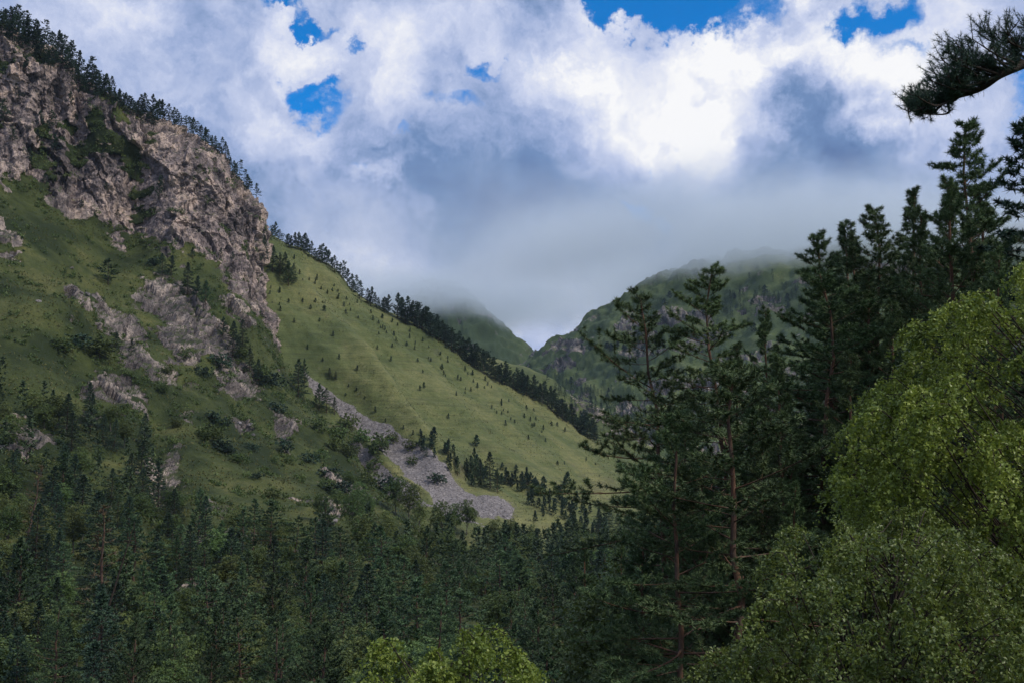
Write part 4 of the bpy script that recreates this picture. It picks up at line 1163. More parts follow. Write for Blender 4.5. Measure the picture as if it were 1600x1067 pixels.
def grow_birch(apex, trunk_pts, trunk_r, seed, bough_len, n_spray, n_leaf, leaf, spray_len, side=.45):
    """arching boughs whose outer ends hang down in long leafy sprays"""
    r = np.random.default_rng(seed)
    M = len(apex)
    nt = 12; trunk = catmull(np.array(trunk_pts, float), nt, 0)
    tr = trunk_r * (1.05 - np.linspace(0, 1, nt)) ** .8 + .012
    tz = trunk[:, 2]
    # where each bough leaves the trunk: lower than its apex
    hz_ = np.clip(apex[:, 2] - np.linalg.norm((apex - trunk[-1])[:, :2], axis=1) * .9 - r.random(M) * .8, tz[0] + .15 * (tz[-1] - tz[0]), tz[-1] - .2)
    org = np.stack([np.interp(hz_, tz, trunk[:, q]) for q in range(3)], 1)
    out = apex - org; out[:, 2] = 0; out = unit(out)
    out = unit(out + r.normal(size=(M, 3)) * np.array([side, side, 0]))
    L = bough_len * r.uniform(.6, 1.3, M)
    tip = apex + out * L[:, None] * .75 + np.array([0, 0, -1]) * L[:, None] * r.uniform(.35, .9, (M, 1))
    q = np.linspace(0, 1, 9)[None, :, None]
    c1 = (org + apex) / 2 + np.array([0, 0, 1.]) * np.linalg.norm(apex - org, axis=1)[:, None] * .10 + r.normal(size=(M, 3)) * .08 * np.linalg.norm(apex - org, axis=1)[:, None]
    a_in = (1 - q) ** 2 * org[:, None] + 2 * q * (1 - q) * c1[:, None] + q ** 2 * apex[:, None]
    c2 = apex + out * L[:, None] * .5 + np.array([0, 0, .12]) * L[:, None]
    a_out = (1 - q) ** 2 * apex[:, None] + 2 * q * (1 - q) * c2[:, None] + q ** 2 * tip[:, None]
    path = np.concatenate([a_in, a_out[:, 1:]], 1)
    br = (trunk_r * .17) * (1 - .88 * np.linspace(0, 1, path.shape[1]))[None] ** 1.2 * np.ones((M, 1)) + .003
    # sprays along the outer part
    li = np.repeat(np.arange(M), n_spray); n = len(li)
    f = .38 + .62 * r.random(n) ** .8
    k0 = f * (path.shape[1] - 1); ki = np.minimum(k0.astype(int), path.shape[1] - 2); fr = (k0 - ki)[:, None]
    o_ = path[li, ki] * (1 - fr) + path[li, ki + 1] * fr
    tan = unit(path[li, ki + 1] - path[li, ki])
    sd_ = unit(r.normal(size=(n, 3)) * np.array([1, 1, .45]) + tan * .6)
    sl = spray_len * r.uniform(.4, 1.5, n)
    qq = np.linspace(0, 1, 5)[None, :, None]
    spray = o_[:, None] + sd_[:, None] * sl[:, None, None] * qq * .8
    spray[..., 2] -= (qq[..., 0] ** 1.7) * sl[:, None] * r.uniform(.35, 1.0, (n, 1))
    sr = np.linspace(.006, .0015, 5)[None] * np.ones((n, 1)) * (trunk_r / .12)
    idx = np.repeat(np.arange(n), n_leaf)
    f = .12 + .88 * r.random(len(idx))
    k0 = f * 4; ki = np.minimum(k0.astype(int), 3); fr = (k0 - ki)[:, None]
    p = spray[idx, ki] * (1 - fr) + spray[idx, ki + 1] * fr + r.normal(size=(len(idx), 3)) * spray_len * .085
    nrm = unit(r.normal(size=(len(idx), 3)) + np.array([0, 0, .7]))
    a = unit(np.cross(nrm, r.normal(size=(len(idx), 3)))); b = np.cross(nrm, a)
    sz = leaf * (.55 + .8 * r.random((len(idx), 1)))
    tri = np.stack([p - a * sz * .55, p + b * sz * .38 + nrm * sz * .12, p + a * sz * .6 - nrm * sz * .1, p - b * sz * .38], 1)
    tint = np.clip(r.random(M)[li][idx] * .35 + r.random(n)[idx] * .3 + r.random(len(idx)) * .4, 0, 1)
    return dict(trunk=(trunk, tr), limbs=(path, br), twigs=(spray, sr), tri=tri, tint=tint)

# ------------------------------------------------------------------ the pines on the bank to the right
def near_kind(name, seed, H, **kw):
    d = dict(nb=46, ns=8, gap=.060, K=20, nl=.17, nw=.024, cone=.95, k=5, split=True, trunk_r=.13, side_up=.22)
    d.update(kw)
    mat = d.pop('mat', M_pine_near)
    return conifer_kind(name, H, seed, mat, d.pop('bark', M_bark), **d)
NEAR = [
    near_kind('near_pine', 101, 19, cb=.22, spread=.27, nb=60, style='pine'),
    near_kind('near_pine', 102, 25, cb=.36, spread=.165, nb=84, style='pine', sparse=.03, gap=.065),
    near_kind('near_pine', 103, 23, cb=.12, spread=.175, nb=96, style='young', gap=.075),
    near_kind('near_pine', 104, 22, cb=.42, spread=.21, nb=60, style='pine', lean=-.06, lopside=.3, gap=.075),
]
NEAR.append(NEAR[2])
TALL = near_kind('near_pine', 107, 26, cb=.28, spread=.150, nb=112, style='pine', gap=.062)
NEAR_FIR = near_kind('near_fir', 106, 24, cb=.15, spread=.15, nb=110, style='fir', gap=.13, mat=M_fir, bark=M_bark_dark, nl=.2, nw=.04)

def near_tree(kind, px, py, D, wide=1.0, lean_px=0, name='pine_tree', look='', rot=None, zone='near'):
    top = P(px, py, D)
    fx = float(P(px + lean_px, 760, D)[0])
    z = float(ground_z(np.array(fx), np.array(float(D))))
    H = float(top[2]) - z + .15
    r = plant(kind, fx, D, z, H, name, 'tree', zone=zone, wide=wide, rot=rot, look=look)
    dx = float(top[0]) - fx
    r.rotation_euler = (0, 0, 0)
    q = Matrix.Rotation(math.atan2(dx, H), 4, 'Y') @ Matrix.Rotation(rot if rot is not None else random.uniform(0, 6.28), 4, 'Z')
    r.rotation_euler = q.to_euler()
    return r

# (kind, top px, top py, distance, width, foot shift px, rot, label)
NEAR_SPOTS = [
    (NEAR[3], 1006, 458, 52, .80, 60, 0.3, 'leaning pine with a bare trunk and a thin tilted tip against the far mountain'),
    (NEAR[1], 1130, 416, 50, .95, 22, 1.2, 'slim pine with a pointed top and bare red stem in front of the cloudy mountain'),
    (NEAR[2], 1190, 488, 56, .72, 6, 2.0, 'short bushy pine just right of the slim pointed pine'),
    (NEAR[1], 1262, 430, 44, 1.15, 4, 4.0, 'straight pine with a long pale stem, in front of the dark forked pines'),
    (TALL, 1276, 372, 50, 1.0, 40, 2.6, 'dark flat-topped pine with crooked forking trunk'),
    (TALL, 1384, 326, 48, 1.0, 10, .6, 'dark open-crowned pine with level plates of needles'),
    (TALL, 1492, 200, 44, .95, 4, 3.3, 'tallest pine on the bank, its layered top standing clear against the sky'),
    (NEAR[4], 1484, 290, 40, .95, 0, 1.0, 'dense dark pine filling the space under the tallest pine'),
    (NEAR_FIR, 1592, 190, 38, 1.0, 6, 1.0, 'dense dark fir cut off by the edge of the photo'),
    (NEAR[4], 1428, 340, 46, .75, 0, 2.2, 'narrow dark pine between the open-crowned pine and the dense one'),
    (NEAR[2], 1340, 372, 54, .9, 0, .3, 'pine half hidden behind the flat-topped and the open-crowned pine'),
    (NEAR[2], 1545, 400, 36, .9, 0, 3.0, 'dark pine low behind the top of the yellow-green birch'),
    (NEAR[0], 1118, 585, 36, 1.15, 28, 5.1, 'broad spreading pine with a bent red trunk and long bare limbs'),
    (NEAR[0], 1030, 655, 37, .9, 40, 3.6, 'low wide pine reaching over the grass slope with drooping side limbs'),
    (NEAR[4], 1225, 560, 42, 1.05, 0, .2, 'full green pine behind the straight pale-stemmed pine'),
    (NEAR[2], 1170, 620, 45, 1.1, 0, 2.1, 'bushy pine between the spreading pine and the full green one'),
    (NEAR[4], 1320, 560, 40, 1.1, 0, 1.9, 'dark pine directly behind the rounded shoulder of the birch'),
    (NEAR[2], 1390, 480, 42, .95, 0, 1.5, 'pine just above the left shoulder of the big birch'),
    (NEAR[4], 1100, 720, 44, 1.1, 0, 5.0, 'shaded pine under the limbs of the spreading pine'),
    (NEAR[4], 1330, 350, 60, 1.0, 0, 5.3, 'dark pine behind the open-crowned pine, its tip just below that top'),
    (NEAR[2], 1420, 300, 55, 1.0, 0, 3.7, 'dark pine behind and left of the tallest pine'),
    (NEAR[2], 1530, 350, 50, 1.1, 0, 5.9, 'dark pine just right of the dense pine under the tallest one'),
    (NEAR[2], 1300, 455, 56, 1.0, 0, 1.3, 'green pine seen between the pale-stemmed and the flat-topped pines'),
    (NEAR[4], 1455, 400, 50, 1.1, 0, 2.9, 'dark pine behind the shoulder of the big birch, under the tallest pine'),
    (NEAR[4], 1150, 540, 60, 1.0, 0, 4.4, 'green pine behind the spreading pine, under the slim pointed one'),
    (NEAR[2], 1075, 640, 58, 1.1, 0, 5.4, 'green pine filling behind the limbs of the spreading pine'),
    (NEAR[4], 1540, 290, 46, 1.0, 0, 4.9, 'dense pine between the tallest pine and the fir at the edge'),
    (NEAR[2], 1350, 430, 44, 1.1, 0, 3.9, 'pine right of the flat-topped pine with short stacked limbs'),
    (NEAR[2], 1180, 700, 40, 1.15, 0, 3.5, 'green pine standing low behind the top of the duller birch'),
    (NEAR[4], 1060, 830, 46, 1.1, 0, 3.5, 'shaded green pine behind the rounded broadleaf tree'),
    (NEAR[2], 1000, 800, 50, 1.1, 0, 4.0, 'small green pine at the foot of the spreading pines'),
    (NEAR[4], 1230, 760, 38, 1.1, 0, 3.1, 'shaded pine in the dip left of the big birch'),
    (NEAR[4], 965, 845, 70, 1.0, 0, 3.1, 'dark pine standing where the forest meets the bank'),
    (NEAR[2], 915, 850, 85, 1.0, 0, 1.1, 'blue-green pine beside the right edge of the small clearing'),
]
for kd, a, b, D_, w_, lp, rt, lab in NEAR_SPOTS:
    w_ = max(w_, .85) * 1.36
    near_tree(kd, a, b, D_, w_, lp, 'fir_tree' if kd is NEAR_FIR else 'pine_tree', lab, rt)

# soft green broadleaf trees under the pines
SOFT = [broad_kind('soft_broadleaf', 10, 7, 131, M_leaf, M_bark_grey, M=20, n_spray=46, n_leaf=26, leaf=.15, conic=.5),
        broad_kind('soft_broadleaf', 9, 7, 132, M_leaf, M_bark_grey, M=18, n_spray=46, n_leaf=26, leaf=.15, conic=.2)]
near_tree(SOFT[0], 985, 900, 60, 1.15, 0, 'broadleaf_tree', 'soft green cone-shaped broadleaf tree under the spreading pines', .4)
near_tree(SOFT[1], 1075, 915, 52, 1.1, 0, 'broadleaf_tree', 'rounded green broadleaf tree between the soft cone-shaped one and the birch', 1.4)
near_tree(SOFT[0], 940, 1000, 62, .9, 0, 'broadleaf_tree', 'small broadleaf tree at the bottom edge below the cone-shaped one', 2.4)
near_tree(SOFT[1], 1015, 985, 50, .9, 0, 'broadleaf_tree', 'low leafy tree at the bottom edge left of the birch', 3.4)

# ------------------------------------------------------------------ birches close to the camera
def birch(name, label, outline, D0, D1, n_bough, gap_px, seed, foot, trunk_px, mat, bough_len, n_spray, n_leaf, leaf, spray, trunk_r, holes=()):
    r = np.random.default_rng(seed)
    outl = np.asarray(outline, float)
    L, guard = [], 0
    while len(L) < n_bough and guard < 30000:
        guard += 1
        a = r.uniform(outl[:, 0].min(), outl[:, 0].max()); b = r.uniform(outl[:, 1].min(), outl[:, 1].max())
        inn = float(sd_poly(np.array([a]), np.array([b]), outl)[0])
        if inn < 0: continue
        if any((a - h[0]) ** 2 + (b - h[1]) ** 2 < h[2] ** 2 for h in holes): continue
        D = r.uniform(D0, D1) + max(0, 1 - inn / 160) * (D1 - D0) * .35
        p = P(a, b, D)
        if any(np.linalg.norm(p - q) < gap_px / F * D for q in L): continue
        L.append(p)
    L = np.array(L)
    Dm = (D0 + D1) / 2 + .6
    pts = [P(a, b, Dm) for (a, b) in trunk_px]
    bz = float(ground_z(np.array(pts[0][0]), np.array(Dm)))
    pts[0][2] = bz - .1
    base = np.array([pts[0][0], Dm, bz])
    g = grow_birch(L - base, np.array(pts) - base, trunk_r, seed, bough_len, n_spray, n_leaf, leaf, spray)
    root = bpy.data.objects.new(name, None); col.objects.link(root); root.location = base
    tv, tf = tubes(g['trunk'][0][None], g['trunk'][1][None], 9)
    obj('trunk', mesh_from(name + '_trunk', tv, tf, M_bark_dark), root)
    lim, lr = g['limbs']; twg, twr = g['twigs']
    for i in range(len(lim)):
        sel = slice(i * n_spray, (i + 1) * n_spray)
        mv, mf = merge([tubes(lim[i:i + 1, ::2], lr[i:i + 1, ::2], 5), tubes(twg[sel][::2, ::2], twr[sel][::2, ::2], 3)])
        obj('branch', mesh_from(name + '_branch', mv, mf, M_bark_dark), root)
    obj('crown', tri_mesh(name + '_crown', g['tri'], g['tint'], mat), root)
    root['category'] = 'tree'; root['label'] = label; root['group'] = 'birches close to the camera'
    return root

birch('birch_tree', 'big yellow-green birch with rounded leafy masses at the right edge',
      [(1545, 440), (1600, 400), (1780, 430), (1820, 900), (1640, 980), (1500, 900), (1400, 830), (1320, 780), (1305, 720), (1330, 670), (1385, 610), (1405, 560), (1445, 540), (1465, 480), (1515, 475)],
      18.8, 24, 185, 22, 201, None, [(1660, 1100), (1655, 900), (1665, 740), (1660, 580), (1640, 470)], M_birch, 1.0, 30, 22, .064, .42, .09, holes=[(1475, 770, 34), (1545, 830, 34)])
birch('birch_tree', 'lower duller birch with drooping sprays in front of the big birch',
      [(1255, 815), (1340, 780), (1430, 790), (1560, 840), (1700, 880), (1700, 1250), (1060, 1250), (1090, 1030), (1130, 940), (1190, 885)],
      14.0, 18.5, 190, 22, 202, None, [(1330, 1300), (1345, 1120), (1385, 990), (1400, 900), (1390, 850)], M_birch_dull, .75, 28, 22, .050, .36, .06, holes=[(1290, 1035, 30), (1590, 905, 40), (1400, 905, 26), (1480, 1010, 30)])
birch('birch_tree', 'top of a bright young birch poking into the bottom of the photo',
      [(580, 1025), (615, 990), (690, 1005), (745, 965), (805, 990), (840, 1050), (880, 1300), (550, 1300), (565, 1060)],
      12.5, 15.5, 70, 20, 203, None, [(700, 1500), (705, 1250), (715, 1100), (725, 1010)], M_birch, .42, 24, 28, .046, .32, .05)

# ------------------------------------------------------------------ pine limb reaching in from the right
def overhang():
    r = np.random.default_rng(301)
    D = 9.0
    def Q(px, py, dd=0): return P(px, py, D + dd)
    foot = Q(1900, 760); foot[2] = float(ground_z(np.array(foot[0]), np.array(D)))
    root = bpy.data.objects.new('overhanging_pine', None); col.objects.link(root); root.location = foot
    root['category'] = 'tree'; root['label'] = 'dark pine limb with tufts of needles hanging into the sky at the upper right'
    def sm(pts, n): return catmull(np.array(pts), n, 0)
    top = Q(1890, -260)
    trunk = sm([foot, foot + (top - foot) * .4 + np.array([.12, 0, 0]), foot + (top - foot) * .75, top], 14)
    obj('trunk', mesh_from('overhang_trunk', *tubes(trunk[None] - foot, np.linspace(.2, .09, 14)[None], 10), M_bark), root)
    main = sm([Q(1893, 0, 0), Q(1760, 55, .1), Q(1650, 82, .0), Q(1600, 101, -.05), Q(1562, 118, -.05), Q(1540, 134, 0), Q(1520, 144, .05), Q(1490, 153, .1), Q(1455, 163, .1), Q(1424, 160, .12)], 44)
    mr = np.linspace(.058, .006, 44) ** 1.0
    branches = [(main, mr)]
    # secondary limbs, rising up and outwards from the main one
    shoots = []
    def sub(px0, px1, py1, dd, wob=.05, rad=.014, n=12):
        k = np.argmin(np.abs(proj(main)[0] - px0)); a = main[k]; b = Q(px1, py1, dd)
        m = (a + b) / 2 + np.array([r.normal() * wob, r.normal() * wob, -abs(r.normal()) * wob])
        p = sm([a, m, b], n); branches.append((p, np.linspace(rad, .003, n))); shoots.append(p); return p
    for (x0, x1, y1, dd) in [(1450, 1424, 164, 0), (1640, 1592, 36, .15), (1640, 1575, 52, -.2), (1620, 1560, 60, .3), (1600, 1548, 48, -.1), (1600, 1532, 55, .2), (1590, 1520, 62, -.3), (1580, 1512, 70, .05), (1570, 1500, 78, .35), (1560, 1478, 66, 0),
                             (1560, 1482, 84, -.25), (1550, 1490, 96, .2), (1545, 1470, 92, -.1), (1540, 1474, 110, .3), (1530, 1462, 116, 0), (1525, 1458, 128, -.2), (1515, 1450, 132, .15), (1500, 1440, 140, 0), (1490, 1428, 148, .2), (1470, 1418, 152, -.05),
                             (1460, 1430, 172, .1), (1480, 1452, 180, 0), (1455, 1440, 178, .1), (1610, 1588, 92, .1), (1590, 1556, 92, -.2), (1575, 1540, 96, .2), (1560, 1524, 104, -.1), (1545, 1506, 114, .1), (1530, 1494, 124, -.15), (1515, 1480, 132, .1), (1500, 1466, 142, .1),
                             (1660, 1625, 30, 0), (1680, 1640, 10, .2), (1700, 1660, 0, -.1), (1720, 1690, 20, .1), (1640, 1610, 62, 0)]:
        sub(x0, x1, y1, dd)
        if r.random() < .45: sub(x0 + r.uniform(-14, 14), x1 + r.uniform(-16, 12), y1 + r.uniform(-10, 12), -dd + r.normal() * .12)
    # small twigs off each shoot
    twigs = []
    for p in list(shoots) + [main[24:]]:
        for j in range(15):
            k = r.integers(3, len(p)); a = p[k]
            d = unit(np.array([-.45 + r.normal() * .75, r.normal() * .8, .38 + r.normal() * .6]))
            ln = r.uniform(.04, .13); q = np.linspace(0, 1, 4)[:, None]
            t = a + d * ln * q + np.array([0, 0, 1]) * q ** 2 * ln * .35
            twigs.append(t)
    twigs = np.array(twigs)
    for p, rr in branches:
        obj('branch', mesh_from('overhang_branch', *tubes(p[None] - foot, rr[None], 6), M_bark_dark), root)
    obj('twig_work', mesh_from('overhang_twigs', *tubes(twigs - foot, np.array([.004, .0035, .003, .002])[None] * np.ones((len(twigs), 1)), 4), M_bark_dark), root, kind='stuff')
    # brushes of needles round the twig ends
    pts, dirs = [], []
    for s_ in (0.45, .7, 1.0):
        k = s_ * 3; ki = min(int(k), 2); fr = k - ki
        pts.append(twigs[:, ki] * (1 - fr) + twigs[:, ki + 1] * fr); dirs.append(twigs[:, ki + 1] - twigs[:, ki])
    tri, tint = needles(np.concatenate(pts) - foot, np.concatenate(dirs), 22, .052, .0034, .95, r)
    obj('crown', tri_mesh('overhang_crown', tri, tint, M_fir), root)
    # strands of lichen hanging from the limb
    st = []
    for (a, b) in [(1572, 128), (1504, 158), (1478, 166), (1535, 142)]:
        k = np.argmin(np.abs(proj(main)[0] - a)); o_ = main[k]
        ln = r.uniform(.05, .11)
        st.append(o_ + np.linspace(0, 1, 5)[:, None] * np.array([.008, 0, -ln]) + r.normal(size=(5, 3)) * .002)
    obj('lichen', mesh_from('lichen', *tubes(np.array(st) - foot, np.full((len(st), 5), .0015), 3), M_bark_grey), root)
overhang()

# ------------------------------------------------------------------ stones
def rocks(name, pts, sizes, mat, r, **props):
    """many small angular stones joined into one mass"""
    base = np.array([[1, 0, 0], [-1, 0, 0], [0, 1, 0], [0, -1, 0], [0, 0, 1], [0, 0, -.6]], float)
    fc = np.array([[0, 2, 4], [2, 1, 4], [1, 3, 4], [3, 0, 4], [2, 0, 5], [1, 2, 5], [3, 1, 5], [0, 3, 5]])
    n = len(pts)
    V = base[None] * (.6 + .8 * r.random((n, 6, 1))) + r.normal(size=(n, 6, 3)) * .18
    a = r.random(n) * 6.28; c, s = np.cos(a), np.sin(a)
    V = np.stack([V[..., 0] * c[:, None] - V[..., 1] * s[:, None], V[..., 0] * s[:, None] + V[..., 1] * c[:, None], V[..., 2] * .7], -1)
    V = V * sizes[:, None, None] + pts[:, None]
    Fc = fc[None] + (np.arange(n) * 6)[:, None, None]
    me = mesh_from(name, V.reshape(-1, 3), Fc.reshape(-1, 3), mat, False, {'tint': ('FACE', np.repeat(r.random(n), 8))})
    return obj(name, me, **props)
def stone_mat(name, stops):
    m, t = new_mat(name)
    tint = t.n('ShaderNodeAttribute', attribute_name='tint').outputs['Fac']
    pos = t.n('ShaderNodeNewGeometry').outputs['Position']
    n1 = t.noise(pos, .8, 5, .65)
    c = t.ramp(t.math('ADD', t.math('MULTIPLY', tint, .6), t.math('MULTIPLY', n1, .4)), stops)
    b = t.n('ShaderNodeBsdfPrincipled'); t.l(c, b.inputs['Base Color']); b.inputs['Roughness'].default_value = .9
    o = t.n('ShaderNodeOutputMaterial'); t.l(b.outputs[0], o.inputs[0]); return m
M_stone = stone_mat('scree_stone', [(0.2, (.12, .109, .106)), (.5, (.21, .19, .184)), (.85, (.35, .32, .31))])
rs = np.random.default_rng(17)
w_ = (slope_scree.ravel() > .5) & (slope_V[..., 1].ravel() < 1000)
cand = slope_V.reshape(-1, 3)[w_]
ii = rs.integers(0, len(cand), 12000)
sp_ = cand[ii] + rs.normal(size=(12000, 3)) * np.array([1.2, 1.2, .15])
rocks('scree_stones', sp_, rs.uniform(.16, .34, 12000) * (1 + (rs.random(12000) > .988) * 1.4), M_stone, rs, kind='stuff', label='grey loose stones of the scree chute beside the grass slope')
# boulders one can pick out
def boulder_mesh(seed):
    r = np.random.default_rng(seed)
    u, v_ = np.meshgrid(np.linspace(0, 2 * np.pi, 17)[:-1], np.linspace(.12, np.pi - .12, 9))
    S = np.stack([np.cos(u) * np.sin(v_), np.sin(u) * np.sin(v_), np.cos(v_)], -1)
    h, e = facets(S * 1.3 + seed * 3.7)
    S = S * (1 + h * .5 + fbm(S * 1.5 + seed, 3) * .2)[..., None] * np.array([1.2, .9, .75])
    n = 16
    q = []
    for i in range(8):
        for j in range(n): q.append([i * n + j, (i + 1) * n + j, (i + 1) * n + (j + 1) % n, i * n + (j + 1) % n])
    return mesh_from('boulder', S.reshape(-1, 3), np.array(q), M_stone, False, {'tint': ('FACE', np.full(len(q), r.random()))})
BOULD = [boulder_mesh(k) for k in (1, 2, 3)]
for (a, b, s_, lab) in [(137, 462, 4.5, 'small pale boulder lying alone on the turf above the left rock outcrop'), (128, 458, 3, 'little boulder touching the pale one on the turf ledge'),
                   (508, 803, 6, 'pale boulder in the small rockfall among the bushes at the foot of the crag'), (522, 812, 5, 'broken block in the rockfall right of the pale boulder'), (516, 818, 6, 'flat grey block lowest in the small rockfall'),
                   (500, 815, 4, 'small block left in the rockfall below the bushes'), (530, 805, 4, 'upper right block of the small rockfall'), (112, 420, 3, 'stone sitting on the pale patch of the high turf'),
                   (378, 672, 4, 'pinkish block in the bare runnel below the lower outcrop'), (390, 664, 4, 'pale block at the top of the bare runnel'), (372, 660, 4, 'stone at the left side of the bare runnel'), (398, 680, 3.5, 'stone at the lower end of the bare runnel'),
                   (20, 400, 5, 'dark boulder at the left edge on the high turf'), (60, 470, 4, 'grey stone half sunk in the turf bulge at the left')]:
    c = cast(a, b)
    if c is None: continue
    o_ = obj('boulder', BOULD[int(a) % 3], category='boulder', label=lab)
    o_.location = c[1]; o_.scale = [s_ * c[1].y / F] * 3; o_.rotation_euler = (random.uniform(-.3, .3), random.uniform(-.3, .3), random.uniform(0, 6))

# low scrub clinging to the crag
def scrub():
    r = np.random.default_rng(23)
    Vf = spur_V.reshape(-1, 3); px, py = proj(Vf); rk = spur_rock.ravel()
    nearrock = (fbm(Vf / 16. + 33, 3) > .22)
    w1 = (px > -20) & (px < 690) & (py > 60) & (py < 900) & (((rk > .05) & (rk < .9)) | (nearrock & (rk < .5)) ) & ((fbm(Vf / 9. + 3, 2) > -.05) | ((rk > .9) & (px < 240) & (fbm(Vf / 20. + 50, 3) > .3)))
    c = Vf[w1]; k = 3600
    p = c[r.integers(0, len(c), k)]
    n = 26
    sz = r.uniform(.5, 1.7, k)
    q = np.repeat(p, n, 0) + r.normal(size=(k * n, 3)) * np.repeat(sz, n)[:, None] * np.array([.6, .6, .36]) + np.array([0, 0, .4])
    d = np.tile([[0, 0, 1.]], (k * n, 1))
    tri, tint = needles(q, d, 1, .95, .5, 1.0, r)
    tint = np.clip(np.repeat(r.random(k), n) * .8 + tint * .3, 0, 1)
    obj('scrub', tri_mesh('scrub', tri, tint, M_leaf), kind='stuff', label='low dark scrub clinging round the rocks of the crag')
scrub()
def tussocks(name, V, mask, k, size, mat, seed, label):
    r = np.random.default_rng(seed)
    c = V.reshape(-1, 3)[mask.ravel()]
    p = c[r.integers(0, len(c), k)] + r.normal(size=(k, 3)) * np.array([.6, .6, .05])
    d = unit(np.array([0, 0, 1.]) + r.normal(size=(k, 3)) * .25)
    tri, tint = needles(p, d, 5, size, size * .55, .75, r)
    obj(name, tri_mesh(name, tri, tint, mat), kind='stuff', label=label)
M_tuft = foliage_mat('grass_tufts', (.045, .058, .018), (.098, .108, .034), (.19, .175, .065), 0.0, 0.0)
px_, py_ = proj(spur_V)
tussocks('grass_tussocks', spur_V, (spur_rock < .4) & (px_ > -20) & (px_ < 680) & (py_ > 200) & (py_ < 880) & (fbm(spur_V / 18. + 9, 3) > -.1), 11000, .75, M_tuft, 5, 'coarse grass tussocks on the turf of the crag')
px_, py_ = proj(slope_V)
tussocks('grass_tussocks', slope_V, (slope_scree < .3) & (px_ > 390) & (px_ < 1000) & (py_ > 330) & (py_ < 860) & (fbm(slope_V / 26. + 9, 3) > -.05), 9000, .62, M_tuft, 6, 'coarse grass tussocks on the even grass slope')

# ------------------------------------------------------------------ dead trees among the forest
for (a, top, D_, tl, lab) in [(168, 790, 185, 0, 'thin dying pine with rusty needles in the dark left forest'), (45, 725, 250, .12, 'bare pale dead tree leaning at the left edge')]:
    t_ = P(a, top, D_); z_, _n = height(float(t_[0]), float(D_))
    o_ = plant(SNAG, float(t_[0]), float(D_), z_, float(t_[2]) - z_, 'dead_tree', 'dead tree', zone='dead', wide=1.2, tilt=tl)
    TREES[-1]['look'] = lab
t_ = P(211, 815, 160); z_, _n = height(float(t_[0]) - 4, 160.0)
lean_pole = obj('dead_tree', mesh_from('dead_pole', *tubes(np.array([[[-6.5, 0, z_ - t_[2]], [-3, 0.2, (z_ - t_[2]) * .45], [0, 0, 0]]]), np.array([[.22, .15, .05]]), 6), M_bark_dark), loc=tuple(t_), category='dead tree', label='bare leaning dead trunk like a pole in the left forest')

# ------------------------------------------------------------------ air
def volume_mat(name, build):
    m, t = new_mat(name)
    pv = t.n('ShaderNodeVolumePrincipled')
    o = t.n('ShaderNodeOutputMaterial'); t.l(pv.outputs[0], o.inputs['Volume'])
    build(t, pv); return m
def box(name, lo, hi, mat, **props):
    lo, hi = np.array(lo, float), np.array(hi, float)
    V = np.array([[x, y, z] for x in (lo[0], hi[0]) for y in (lo[1], hi[1]) for z in (lo[2], hi[2])])
    Fc = np.array([[0, 1, 3, 2], [4, 6, 7, 5], [0, 4, 5, 1], [2, 3, 7, 6], [0, 2, 6, 4], [1, 5, 7, 3]])
    return obj(name, mesh_from(name, V, Fc, mat, False), **props)
def hz(t, pv):
    pv.inputs['Color'].default_value = (.60, .76, 1.0, 1); pv.inputs['Density'].default_value = 0.000032; pv.inputs['Anisotropy'].default_value = 0.2
M_haze = volume_mat('haze_air', hz)
box('haze', (-5600, -5600, -25), (5600, 5600, 760), M_haze, kind='stuff', label='thin blue air that softens the far mountains')

def cl(t, pv):
    pos = t.n('ShaderNodeNewGeometry').outputs['Position']
    sx = t.n('ShaderNodeSeparateXYZ'); t.l(pos, sx.inputs[0])
    n = t.noise(pos, .0045, 4, .6)
    base = t.math('ADD', sx.outputs[2], t.math('MULTIPLY', t.math('SUBTRACT', n, .5), -190.0))
    up = t.smooth(base, 385, 455)
    topf = t.smooth(base, 545, 480)
    near = t.smooth(sx.outputs[1], 1480, 1700)
    lf = t.smooth(sx.outputs[0], -650, -250)
    d = t.math('MULTIPLY', t.math('MULTIPLY', up, topf), t.math('MULTIPLY', near, lf))
    pv.inputs['Color'].default_value = (.86, .935, 1.0, 1)
    def cap(c, r0, r1):
        q = t.n('ShaderNodeVectorMath', operation='DISTANCE'); t.l(pos, q.inputs[0]); q.inputs[1].default_value = c
        return t.smooth(q.outputs['Value'], r1, r0)
    caps = t.math('ADD', cap((480, 2050, 470), 250, 720), cap((-150, 2640, 480), 80, 420), clamp=True)
    t.l(t.math('MULTIPLY', d, t.math('ADD', t.math('MULTIPLY', caps, .0095), .0012)), pv.inputs['Density']); pv.inputs['Anisotropy'].default_value = 0.1
M_cloud = volume_mat('low_cloud_vapour', cl)
M_cloud.cycles.volume_step_rate = 3.0
box('low_cloud', (-700, 1480, 340), (1500, 3000, 610), M_cloud, kind='stuff', label='low grey cloud lying on the summits at the head of the valley')

